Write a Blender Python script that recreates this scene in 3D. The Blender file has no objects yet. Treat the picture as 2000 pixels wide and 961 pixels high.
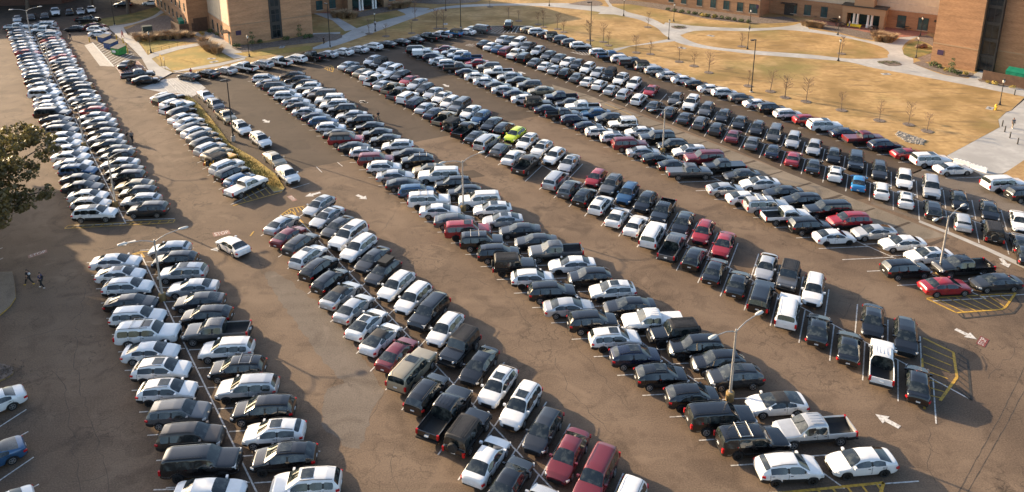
import bpy, bmesh, math, random
from mathutils import Vector, Matrix
R = math.radians
rnd = random.Random(11)
scene = bpy.context.scene
COL = scene.collection

# ------------------------------------------------------------------ camera
F_PX, CX, CY, HY = 1539.61, 1000.0, 133.83, -325.0       # focal length, principal point and horizon of the photograph (pixels of 2000 x 961)
CAM_H = 43.86
PITCH = math.atan((CY - HY) / F_PX)
cam = bpy.data.cameras.new('camera')
cam.sensor_fit = 'HORIZONTAL'; cam.sensor_width = 36.0
cam.lens = 36.0 * F_PX / 2000.0
cam.shift_x = 0.0
cam.shift_y = -(480.5 - CY) / 2000.0
cam.clip_start = 0.5; cam.clip_end = 4000.0
cam_ob = bpy.data.objects.new('camera', cam)
cam_ob.location = (0, 0, CAM_H)
cam_ob.rotation_euler = (R(90) - PITCH, 0, 0)
COL.objects.link(cam_ob)
scene.camera = cam_ob

# ------------------------------------------------------------------ light
SUN_EL, SUN_AZ = R(17.0), R(147.0)                        # azimuth measured from +X towards +Y, the side the sun stands on
sdir = Vector((math.cos(SUN_EL) * math.cos(SUN_AZ), math.cos(SUN_EL) * math.sin(SUN_AZ), math.sin(SUN_EL)))
world = bpy.data.worlds.new('World'); scene.world = world
world.use_nodes = True
wn = world.node_tree
sky = wn.nodes.new('ShaderNodeTexSky'); sky.sky_type = 'NISHITA'
sky.air_density = 0.9; sky.dust_density = 2.2; sky.ozone_density = 0.8; sky.sun_disc = False; sky.sun_elevation = SUN_EL
sky.sun_rotation = math.atan2(sdir.x, sdir.y)
bg = wn.nodes['Background']; bg.inputs['Strength'].default_value = 0.14
wn.links.new(sky.outputs['Color'], bg.inputs['Color'])
sun = bpy.data.lights.new('sun', 'SUN'); sun.energy = 5.0; sun.angle = R(0.5); sun.color = (1.0, 0.765, 0.49)
sun_ob = bpy.data.objects.new('sun', sun)
sun_ob.rotation_euler = sdir.to_track_quat('Z', 'Y').to_euler()
sun_ob.location = (-200, 200, 150)
COL.objects.link(sun_ob)
vs = scene.view_settings
vs.view_transform = 'Standard'; vs.look = 'None'; vs.gamma = 1.0; vs.exposure = 1.2
try: vs.use_curve_mapping = False
except Exception: pass

# ------------------------------------------------------------------ survey: a pixel of the photograph read off as a point of the ground
_c, _s = math.cos(PITCH), math.sin(PITCH)
def G(px, py, z=0.0):
    u = (px - CX) / F_PX; v = (py - CY) / F_PX
    dz = -_s - v * _c
    t = (z - CAM_H) / dz
    return (u * t, (_c - v * _s) * t)
def GP(pts): return [G(*q) for q in pts]
RA = R(-55)
RX, RY = math.cos(RA), math.sin(RA); NX, NY = -RY, RX      # along the parking rows, across them
def AB(a, b): return (a * RX + b * NX, a * RY + b * NY)
def ab_of(x, y): return (x * RX + y * RY, x * NX + y * NY)

# ------------------------------------------------------------------ materials
def newmat(name):
    m = bpy.data.materials.new(name); m.use_nodes = True
    return m, m.node_tree, m.node_tree.nodes['Principled BSDF']
def nd(t, typ, **kw):
    n = t.nodes.new(typ)
    for k, v in kw.items(): setattr(n, k, v)
    return n
def noise_mat(name, c0, c1, scale=3.0, detail=6.0, rough=0.8, c2=None, scale2=0.2, bump=0.0, bscale=None, metallic=0.0, lo=0.35, hi=0.65, coord='Object'):
    m, t, p = newmat(name)
    tc = nd(t, 'ShaderNodeTexCoord')
    n = nd(t, 'ShaderNodeTexNoise'); n.inputs['Scale'].default_value = scale; n.inputs['Detail'].default_value = detail
    t.links.new(tc.outputs[coord], n.inputs['Vector'])
    r = nd(t, 'ShaderNodeValToRGB')
    r.color_ramp.elements[0].position = lo; r.color_ramp.elements[0].color = (*c0, 1)
    r.color_ramp.elements[1].position = hi; r.color_ramp.elements[1].color = (*c1, 1)
    t.links.new(n.outputs['Fac'], r.inputs['Fac'])
    col = r.outputs['Color']
    if c2 is not None:
        n2 = nd(t, 'ShaderNodeTexNoise'); n2.inputs['Scale'].default_value = scale2; n2.inputs['Detail'].default_value = 4
        t.links.new(tc.outputs[coord], n2.inputs['Vector'])
        r2 = nd(t, 'ShaderNodeValToRGB'); r2.color_ramp.elements[0].position = 0.42; r2.color_ramp.elements[1].position = 0.62
        t.links.new(n2.outputs['Fac'], r2.inputs['Fac'])
        mx = nd(t, 'ShaderNodeMix', data_type='RGBA')
        t.links.new(r2.outputs['Color'], mx.inputs['Factor'])
        t.links.new(col, mx.inputs['A']); mx.inputs['B'].default_value = (*c2, 1)
        col = mx.outputs['Result']
    t.links.new(col, p.inputs['Base Color'])
    p.inputs['Roughness'].default_value = rough; p.inputs['Metallic'].default_value = metallic
    if bump:
        nb = nd(t, 'ShaderNodeTexNoise'); nb.inputs['Scale'].default_value = bscale or scale * 6; nb.inputs['Detail'].default_value = 3
        t.links.new(tc.outputs[coord], nb.inputs['Vector'])
        b = nd(t, 'ShaderNodeBump'); b.inputs['Strength'].default_value = bump; b.inputs['Distance'].default_value = 0.05
        t.links.new(nb.outputs['Fac'], b.inputs['Height']); t.links.new(b.outputs['Normal'], p.inputs['Normal'])
    return m

def asphalt_mat(name, base, dark, light, crack=0.5, lanes=False):
    m, t, p = newmat(name)
    tc = nd(t, 'ShaderNodeTexCoord'); L = t.links.new
    def noise(scale, det=5, vec=None, dist=0.0):
        n = nd(t, 'ShaderNodeTexNoise'); n.inputs['Scale'].default_value = scale; n.inputs['Detail'].default_value = det
        n.inputs['Distortion'].default_value = dist
        L(vec or tc.outputs['Object'], n.inputs['Vector']); return n
    def ramp(src, a, b, ca=(0, 0, 0), cb=(1, 1, 1)):
        r = nd(t, 'ShaderNodeValToRGB'); e = r.color_ramp.elements
        e[0].position, e[1].position = a, b; e[0].color = (*ca, 1); e[1].color = (*cb, 1)
        L(src, r.inputs['Fac']); return r.outputs['Color']
    def mix(f, a, b, mode='MIX'):
        x = nd(t, 'ShaderNodeMix', data_type='RGBA', blend_type=mode)
        if isinstance(f, float): x.inputs['Factor'].default_value = f
        else: L(f, x.inputs['Factor'])
        for k, v in (('A', a), ('B', b)):
            if isinstance(v, tuple): x.inputs[k].default_value = (*v, 1)
            else: L(v, x.inputs[k])
        return x.outputs['Result']
    col = mix(ramp(noise(0.11, 4, dist=0.6).outputs['Fac'], 0.35, 0.68), base, light)
    col = mix(ramp(noise(0.32, 5, dist=1.0).outputs['Fac'], 0.52, 0.72), col, dark)
    # long worn wheel tracks that run with the aisles
    mp = nd(t, 'ShaderNodeMapping'); mp.inputs['Rotation'].default_value = (0, 0, -RA); mp.inputs['Scale'].default_value = (0.04, 1.0, 1.0)
    L(tc.outputs['Object'], mp.inputs['Vector'])
    col = mix(ramp(noise(0.45, 4, mp.outputs['Vector']).outputs['Fac'], 0.45, 0.75), col, mix(0.45, col, dark))
    if lanes:
        # bays are stained darker than the worn aisles between the rows
        dp = nd(t, 'ShaderNodeVectorMath', operation='DOT_PRODUCT'); dp.inputs[1].default_value = (NX, NY, 0); L(tc.outputs['Object'], dp.inputs[0])
        def mth(op, a, b_=None):
            q = nd(t, 'ShaderNodeMath', operation=op)
            for i_, v in enumerate((a, b_)):
                if v is None: continue
                if isinstance(v, (int, float)): q.inputs[i_].default_value = v
                else: L(v, q.inputs[i_])
            return q.outputs[0]
        wob = mth('MULTIPLY', noise(0.25, 4).outputs['Fac'], 5.0)
        ph = mth('MULTIPLY', mth('ADD', mth('SUBTRACT', dp.outputs['Value'], 30.2), wob), 2 * math.pi / 16.45)
        f1 = ramp(mth('MULTIPLY', mth('ADD', mth('COSINE', ph), 1.0), 0.5), 0.35, 0.95)
        col = mix(mth('MULTIPLY', f1, .75), col, dark)
        f2 = ramp(mth('MULTIPLY', mth('ADD', mth('COSINE', mth('MULTIPLY', ph, 3.0)), 1.0), 0.5), 0.55, 1.0)
        col = mix(mth('MULTIPLY', f2, .22), col, dark)
    # aggregate
    g = noise(9.0, 8)
    col = mix(ramp(g.outputs['Fac'], 0.3, 0.72), mix(0.38, col, (0.02, 0.018, 0.016)), mix(0.36, col, light))
    if crack:
        wv = noise(0.9, 6)
        addv = nd(t, 'ShaderNodeVectorMath', operation='MULTIPLY_ADD')
        L(wv.outputs['Color'], addv.inputs[0]); addv.inputs[1].default_value = (2.6, 2.6, 0); L(tc.outputs['Object'], addv.inputs[2])
        vo = nd(t, 'ShaderNodeTexVoronoi', feature='DISTANCE_TO_EDGE'); vo.inputs['Scale'].default_value = 0.24
        L(addv.outputs[0], vo.inputs['Vector'])
        line = ramp(vo.outputs['Distance'], 0.002, 0.009, (1, 1, 1), (0, 0, 0))
        where = ramp(noise(0.16, 4).outputs['Fac'], 0.47, 0.62)
        mm = nd(t, 'ShaderNodeMath', operation='MULTIPLY'); L(line, mm.inputs[0]); L(where, mm.inputs[1])
        m2 = nd(t, 'ShaderNodeMath', operation='MULTIPLY'); L(mm.outputs[0], m2.inputs[0]); m2.inputs[1].default_value = crack
        col = mix(m2.outputs[0], col, (0.018, 0.015, 0.013))
        vo3 = nd(t, 'ShaderNodeTexVoronoi', feature='DISTANCE_TO_EDGE'); vo3.inputs['Scale'].default_value = 0.62; L(addv.outputs[0], vo3.inputs['Vector'])
        l3 = ramp(vo3.outputs['Distance'], 0.006, 0.035, (1, 1, 1), (0, 0, 0)); w3 = ramp(noise(0.13, 4, dist=.5).outputs['Fac'], 0.50, 0.66)
        m4 = nd(t, 'ShaderNodeMath', operation='MULTIPLY'); L(l3, m4.inputs[0]); L(w3, m4.inputs[1])
        m5 = nd(t, 'ShaderNodeMath', operation='MULTIPLY'); L(m4.outputs[0], m5.inputs[0]); m5.inputs[1].default_value = crack * .8
        col = mix(m5.outputs[0], col, (0.026, 0.02, 0.016))
        pale = ramp(noise(0.21, 6, dist=2.0).outputs['Fac'], 0.60, 0.72); m6 = nd(t, 'ShaderNodeMath', operation='MULTIPLY'); L(pale, m6.inputs[0]); m6.inputs[1].default_value = .5
        col = mix(m6.outputs[0], col, light)
    # oil drips
    vo2 = nd(t, 'ShaderNodeTexVoronoi'); vo2.inputs['Scale'].default_value = 0.55; L(tc.outputs['Object'], vo2.inputs['Vector'])
    spot = ramp(vo2.outputs['Distance'], 0.1, 0.24, (1, 1, 1), (0, 0, 0))
    m3 = nd(t, 'ShaderNodeMath', operation='MULTIPLY'); L(spot, m3.inputs[0]); m3.inputs[1].default_value = 0.3
    col = mix(m3.outputs[0], col, dark)
    L(col, p.inputs['Base Color']); p.inputs['Roughness'].default_value = 0.88
    p.inputs['Specular IOR Level'].default_value = 0.3
    b = nd(t, 'ShaderNodeBump'); b.inputs['Strength'].default_value = 0.25; b.inputs['Distance'].default_value = 0.02
    L(g.outputs['Fac'], b.inputs['Height']); L(b.outputs['Normal'], p.inputs['Normal'])
    return m

def brick_mat(name, c1, c2, mortar):
    m, t, p = newmat(name); L = t.links.new
    tc = nd(t, 'ShaderNodeTexCoord')
    br = nd(t, 'ShaderNodeTexBrick')
    br.inputs['Color1'].default_value = (*c1, 1); br.inputs['Color2'].default_value = (*c2, 1); br.inputs['Mortar'].default_value = (*mortar, 1)
    br.inputs['Scale'].default_value = 1.0; br.inputs['Mortar Size'].default_value = 0.012
    br.inputs['Brick Width'].default_value = 0.4; br.inputs['Row Height'].default_value = 0.135; br.inputs['Bias'].default_value = -0.1
    L(tc.outputs['UV'], br.inputs['Vector'])
    n = nd(t, 'ShaderNodeTexNoise'); n.inputs['Scale'].default_value = 0.5; n.inputs['Detail'].default_value = 6
    mp = nd(t, 'ShaderNodeMapping'); mp.inputs['Scale'].default_value = (0.35, 2.4, 1.0)
    L(tc.outputs['UV'], mp.inputs['Vector']); L(mp.outputs['Vector'], n.inputs['Vector'])
    r = nd(t, 'ShaderNodeValToRGB'); r.color_ramp.elements[0].position = 0.3; r.color_ramp.elements[0].color = (0.72, 0.7, 0.68, 1)
    r.color_ramp.elements[1].position = 0.7; r.color_ramp.elements[1].color = (1.1, 1.08, 1.05, 1)
    L(n.outputs['Fac'], r.inputs['Fac'])
    x = nd(t, 'ShaderNodeMix', data_type='RGBA', blend_type='MULTIPLY'); x.inputs['Factor'].default_value = 1.0
    L(br.outputs['Color'], x.inputs['A']); L(r.outputs['Color'], x.inputs['B'])
    L(x.outputs['Result'], p.inputs['Base Color']); p.inputs['Roughness'].default_value = 0.9
    return m

def paint_mat(name, c, metallic=0.0, rough=0.4):
    m, t, p = newmat(name); L = t.links.new
    tc = nd(t, 'ShaderNodeTexCoord'); n = nd(t, 'ShaderNodeTexNoise'); n.inputs['Scale'].default_value = 2.2; n.inputs['Detail'].default_value = 5
    oi = nd(t, 'ShaderNodeObjectInfo')
    va = nd(t, 'ShaderNodeVectorMath', operation='MULTIPLY_ADD'); va.inputs[1].default_value = (37, 37, 37)
    L(oi.outputs['Random'], va.inputs[0]); L(tc.outputs['Object'], va.inputs[2]); L(va.outputs[0], n.inputs['Vector'])
    r = nd(t, 'ShaderNodeValToRGB'); r.color_ramp.elements[0].position = 0.3; r.color_ramp.elements[1].position = 0.75
    d = tuple(x * 0.86 + 0.003 for x in c)
    r.color_ramp.elements[0].color = (*c, 1); r.color_ramp.elements[1].color = (*d, 1)
    L(n.outputs['Fac'], r.inputs['Fac']); L(r.outputs['Color'], p.inputs['Base Color'])
    p.inputs['Metallic'].default_value = metallic
    rr = nd(t, 'ShaderNodeMapRange'); rr.inputs['To Min'].default_value = rough * 0.8; rr.inputs['To Max'].default_value = rough * 1.35
    L(n.outputs['Fac'], rr.inputs['Value']); L(rr.outputs['Result'], p.inputs['Roughness'])
    p.inputs['Coat Weight'].default_value = 1.0; p.inputs['Coat Roughness'].default_value = 0.05
    return m

PAINT = {}
for k, (c, me, ro) in {'W': ((0.80, 0.80, 0.79), 0, .3), 'S': ((0.54, 0.55, 0.56), .4, .3), 'G': ((0.13, 0.134, 0.14), .4, .33), 'D': ((0.036, 0.040, 0.047), .35, .3),
                       'K': ((0.005, 0.005, 0.006), 0, .2), 'R': ((0.32, 0.012, 0.02), .1, .34), 'M': ((0.16, 0.012, 0.02), .2, .36), 'B': ((0.025, 0.095, 0.21), .3, .35),
                       'N': ((0.007, 0.012, 0.036), .2, .25), 'T': ((0.36, 0.31, 0.22), .4, .4), 'O': ((0.060, 0.045, 0.034), .3, .38), 'Y': ((0.72, 0.36, 0.015), 0, .4),
                       'L': ((0.58, 0.72, 0.02), 0, .35), 'C': ((0.01, 0.19, 0.46), 0, .36)}.items():
    PAINT[k] = paint_mat('car_paint_' + k, c, me, ro)
CNAME = {'W': 'white', 'S': 'silver', 'G': 'grey', 'D': 'dark grey', 'K': 'black', 'R': 'red', 'M': 'maroon', 'B': 'blue', 'N': 'navy blue', 'T': 'tan', 'O': 'brown', 'Y': 'yellow', 'L': 'lime green', 'C': 'bright blue'}
M = {}
M['trim'] = noise_mat('black_trim', (0.008, 0.008, 0.008), (0.015, 0.015, 0.015), 5, rough=0.6)
M['softtop'] = noise_mat('dark_top', (0.02, 0.018, 0.017), (0.036, 0.033, 0.031), 5, rough=0.55)
M['glass'] = noise_mat('car_glass', (0.008, 0.012, 0.013), (0.075, 0.085, 0.078), 2.2, rough=0.05, lo=.46, hi=.78)
M['glass'].node_tree.nodes['Principled BSDF'].inputs['Specular IOR Level'].default_value = 0.95
M['tyre'] = noise_mat('tyre_rubber', (0.012, 0.012, 0.012), (0.022, 0.021, 0.02), 8, rough=0.85)
M['rim'] = noise_mat('alloy_rim', (0.38, 0.38, 0.38), (0.5, 0.5, 0.5), 5, rough=0.35, metallic=0.8)
M['darkrim'] = noise_mat('dark_rim', (0.02, 0.02, 0.02), (0.035, 0.035, 0.035), 5, rough=0.4, metallic=0.5)
M['head'] = noise_mat('headlight_lens', (0.5, 0.5, 0.5), (0.7, 0.7, 0.68), 6, rough=0.12)
M['tail'] = noise_mat('taillight_lens', (0.38, 0.008, 0.01), (0.5, 0.012, 0.014), 6, rough=0.18)
M['plate'] = noise_mat('plate', (0.6, 0.6, 0.58), (0.72, 0.72, 0.7), 8, rough=0.5)
M['asphalt'] = asphalt_mat('old_asphalt', (0.158, 0.107, 0.071), (0.080, 0.053, 0.036), (0.225, 0.160, 0.110), 0.7, True)
M['newasphalt'] = asphalt_mat('newer_asphalt', (0.072, 0.051, 0.036), (0.045, 0.032, 0.023), (0.100, 0.073, 0.053), 0.15)
M['patch'] = asphalt_mat('grey_asphalt_patch', (0.150, 0.120, 0.096), (0.10, 0.078, 0.061), (0.20, 0.165, 0.135), 0.4)
M['strip'] = asphalt_mat('pale_strip', (0.20, 0.165, 0.125), (0.12, 0.10, 0.075), (0.26, 0.215, 0.165), 0.6)
M['concrete'] = noise_mat('concrete', (0.34, 0.33, 0.315), (0.45, 0.435, 0.415), 1.2, 8, 0.85, c2=(0.31, 0.30, 0.285), scale2=0.15)
M['kerb'] = noise_mat('kerb_concrete', (0.36, 0.33, 0.29), (0.48, 0.44, 0.39), 2.0, 6, 0.85)
M['white'] = noise_mat('white_road_paint', (0.26, 0.24, 0.215), (0.60, 0.58, 0.55), 4.5, 9, 0.7, lo=.30, hi=.55)
M['yellow'] = noise_mat('yellow_road_paint', (0.24, 0.15, 0.035), (0.55, 0.32, 0.04), 4.5, 9, 0.7, lo=.30, hi=.58)
M['fadedred'] = noise_mat('faded_red_road_paint', (0.20, 0.10, 0.075), (0.30, 0.17, 0.135), 3.0, 8, 0.8)
M['grass'] = noise_mat('dry_winter_grass', (0.31, 0.185, 0.078), (0.43, 0.275, 0.125), 1.6, 10, 0.95, c2=(0.25, 0.155, 0.055), scale2=0.09, bump=0.5, bscale=14)
def lawn_mat():
    m = noise_mat('dry_winter_lawn', (0.33, 0.20, 0.075), (0.46, 0.295, 0.12), 1.0, 11, 0.95, c2=(0.24, 0.145, 0.045), scale2=0.13, bump=0.6, bscale=10)
    t = m.node_tree; L = t.links.new; p_ = t.nodes['Principled BSDF']; src = p_.inputs['Base Color'].links[0].from_socket; tc = [n for n in t.nodes if n.type == 'TEX_COORD'][0]
    for sc, lo, hi, col, st, f in ((0.05, .50, .66, (0.16, 0.135, 0.032), (1, 1, 1), .8), (0.16, .56, .72, (0.47, 0.31, 0.15), (1, 1, 1), .6), (0.5, .57, .68, (0.16, 0.095, 0.035), (.35, 1.6, 1), .7)):
        mp = nd(t, 'ShaderNodeMapping'); mp.inputs['Scale'].default_value = st; mp.inputs['Rotation'].default_value = (0, 0, .3); L(tc.outputs['Object'], mp.inputs['Vector'])
        n = nd(t, 'ShaderNodeTexNoise'); n.inputs['Scale'].default_value = sc; n.inputs['Detail'].default_value = 7; L(mp.outputs['Vector'], n.inputs['Vector'])
        r = nd(t, 'ShaderNodeValToRGB'); e = r.color_ramp.elements; e[0].position, e[1].position = lo, hi; e[1].color = (f, f, f, 1); L(n.outputs['Fac'], r.inputs['Fac'])
        x = nd(t, 'ShaderNodeMix', data_type='RGBA'); L(r.outputs['Color'], x.inputs['Factor']); L(src, x.inputs['A']); x.inputs['B'].default_value = (*col, 1); src = x.outputs['Result']
    L(src, p_.inputs['Base Color']); return m
M['lawn'] = lawn_mat()
M['goldgrass'] = noise_mat('golden_grass', (0.30, 0.19, 0.045), (0.42, 0.28, 0.07), 1.6, 9, 0.95, c2=(0.24, 0.19, 0.045), scale2=0.2, bump=.6, bscale=12)
M['greengrass'] = noise_mat('patchy_grass', (0.15, 0.125, 0.03), (0.26, 0.19, 0.06), 1.1, 9, 0.95, c2=(0.09, 0.095, 0.022), scale2=0.3, bump=0.6, bscale=12)
M['bed'] = noise_mat('mulch_bed', (0.10, 0.075, 0.06), (0.20, 0.155, 0.125), 3.0, 8, 0.95, bump=0.6, bscale=10)
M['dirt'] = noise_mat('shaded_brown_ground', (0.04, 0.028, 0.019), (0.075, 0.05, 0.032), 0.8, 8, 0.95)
M['paver'] = noise_mat('brick_paving', (0.26, 0.10, 0.065), (0.36, 0.155, 0.105), 2.5, 6, 0.9)
M['rock'] = noise_mat('riprap_stone', (0.24, 0.215, 0.18), (0.40, 0.365, 0.32), 2.5, 4, 0.9)
M['brick'] = brick_mat('tan_brick', (0.40, 0.215, 0.112), (0.31, 0.158, 0.078), (0.36, 0.23, 0.14))
M['brickend'] = brick_mat('shade_lifted_tan_brick', (0.56, 0.305, 0.165), (0.45, 0.235, 0.12), (0.48, 0.31, 0.19))  # tan brick brightened to stand in for fill light on the shaded end wall
M['brick2'] = brick_mat('light_brick', (0.43, 0.235, 0.125), (0.36, 0.19, 0.10), (0.38, 0.25, 0.15))
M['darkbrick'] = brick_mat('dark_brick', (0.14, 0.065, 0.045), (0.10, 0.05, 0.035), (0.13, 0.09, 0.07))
M['stucco'] = noise_mat('cream_stucco', (0.56, 0.45, 0.32), (0.62, 0.51, 0.37), 1.5, 5, 0.9)
M['stone'] = noise_mat('pale_stone', (0.42, 0.36, 0.28), (0.52, 0.45, 0.36), 2.0, 5, 0.9)
M['whitewood'] = noise_mat('white_column_paint', (0.68, 0.66, 0.63), (0.76, 0.74, 0.70), 2.0, 5, 0.6)
M['bglass'] = noise_mat('window_glass', (0.03, 0.06, 0.062), (0.06, 0.11, 0.108), 0.5, 4, 0.06)
M['darkglass'] = noise_mat('dark_stair_glass', (0.008, 0.011, 0.013), (0.03, 0.036, 0.038), 0.5, 4, 0.12)
M['frame'] = noise_mat('dark_window_frame', (0.028, 0.025, 0.022), (0.045, 0.04, 0.036), 3, rough=0.5)
M['black'] = noise_mat('black_metal', (0.012, 0.012, 0.012), (0.022, 0.021, 0.02), 4, rough=0.45)
M['pole'] = noise_mat('galvanised_pole', (0.42, 0.40, 0.37), (0.54, 0.51, 0.47), 2.0, 5, 0.45, metallic=0.6)
M['lens'] = noise_mat('lamp_lens', (0.55, 0.53, 0.48), (0.66, 0.63, 0.57), 4, rough=0.3)
M['ybase'] = noise_mat('worn_yellow_base', (0.24, 0.16, 0.07), (0.36, 0.24, 0.09), 2.5, 6, 0.85)
M['brownwood'] = noise_mat('brown_fence_boards', (0.080, 0.042, 0.025), (0.12, 0.064, 0.038), 1.2, 5, 0.8)
M['bark'] = noise_mat('bark', (0.10, 0.07, 0.05), (0.17, 0.125, 0.09), 6, 6, 0.95)
M['twig'] = noise_mat('bare_twigs', (0.16, 0.10, 0.065), (0.24, 0.15, 0.10), 6, 4, 0.95)
M['leafdark'] = noise_mat('oak_leaves', (0.07, 0.058, 0.02), (0.21, 0.15, 0.05), 0.7, 6, 0.45)
def let_light_through(m, amount, col):
    t = m.node_tree; p_ = t.nodes['Principled BSDF']; out = [n for n in t.nodes if n.type == 'OUTPUT_MATERIAL'][0]
    tr = nd(t, 'ShaderNodeBsdfTranslucent'); tr.inputs['Color'].default_value = (*col, 1); mx = nd(t, 'ShaderNodeMixShader'); mx.inputs[0].default_value = amount
    t.links.new(p_.outputs[0], mx.inputs[1]); t.links.new(tr.outputs[0], mx.inputs[2]); t.links.new(mx.outputs[0], out.inputs['Surface'])
let_light_through(M['leafdark'], .32, (0.15, 0.135, 0.045))
M['leafgreen'] = noise_mat('shrub_leaves', (0.045, 0.07, 0.02), (0.10, 0.125, 0.035), 3.0, 5, 0.75)
M['leafyellow'] = noise_mat('yellow_shrub_leaves', (0.30, 0.22, 0.04), (0.42, 0.30, 0.07), 3.0, 5, 0.8)
M['straw'] = noise_mat('straw_grass', (0.27, 0.175, 0.095), (0.42, 0.29, 0.165), 5.0, 5, 0.9)
M['dgreen'] = noise_mat('green_painted_metal', (0.03, 0.20, 0.045), (0.045, 0.27, 0.06), 1.5, 5, 0.5)
M['tealgreen'] = noise_mat('teal_lid', (0.0, 0.17, 0.105), (0.01, 0.23, 0.14), 1.5, 5, 0.5)
M['dblue'] = noise_mat('blue_painted_metal', (0.02, 0.055, 0.16), (0.03, 0.08, 0.22), 1.5, 5, 0.5)
M['utility'] = noise_mat('utility_green', (0.02, 0.035, 0.03), (0.035, 0.055, 0.045), 1.5, 5, 0.6)
M['yplastic'] = noise_mat('yellow_paint', (0.62, 0.36, 0.02), (0.72, 0.44, 0.03), 2.0, 5, 0.5)
M['ybright'] = noise_mat('bright_yellow_cloth', (0.75, 0.55, 0.02), (0.82, 0.62, 0.04), 2.0, 5, 0.6)
M['barrier'] = noise_mat('white_plastic', (0.74, 0.73, 0.72), (0.82, 0.81, 0.8), 2.0, 5, 0.55)
M['sign'] = noise_mat('dark_sign', (0.035, 0.015, 0.05), (0.05, 0.025, 0.07), 2.0, 3, 0.5)
M['signwhite'] = noise_mat('sign_white', (0.6, 0.6, 0.6), (0.7, 0.7, 0.7), 4.0, 3, 0.5)
M['skin'] = noise_mat('skin', (0.32, 0.18, 0.12), (0.38, 0.22, 0.15), 8, rough=0.6)
M['hair'] = noise_mat('dark_hair', (0.012, 0.009, 0.007), (0.025, 0.018, 0.014), 12, rough=0.7)
for nm, c in {'clothblack': (.015, .015, .017), 'clothwhite': (.62, .61, .6), 'clothnavy': (.02, .03, .09), 'clothgrey': (.12, .12, .125), 'clothpink': (.5, .2, .18), 'clothblue': (.06, .10, .2), 'clothtan': (.35, .26, .17), 'shoeyellow': (.7, .45, .02), 'clothred': (.35, .03, .03)}.items():
    M[nm] = noise_mat(nm, c, tuple(x * 1.25 for x in c), 10, rough=0.85)

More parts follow.
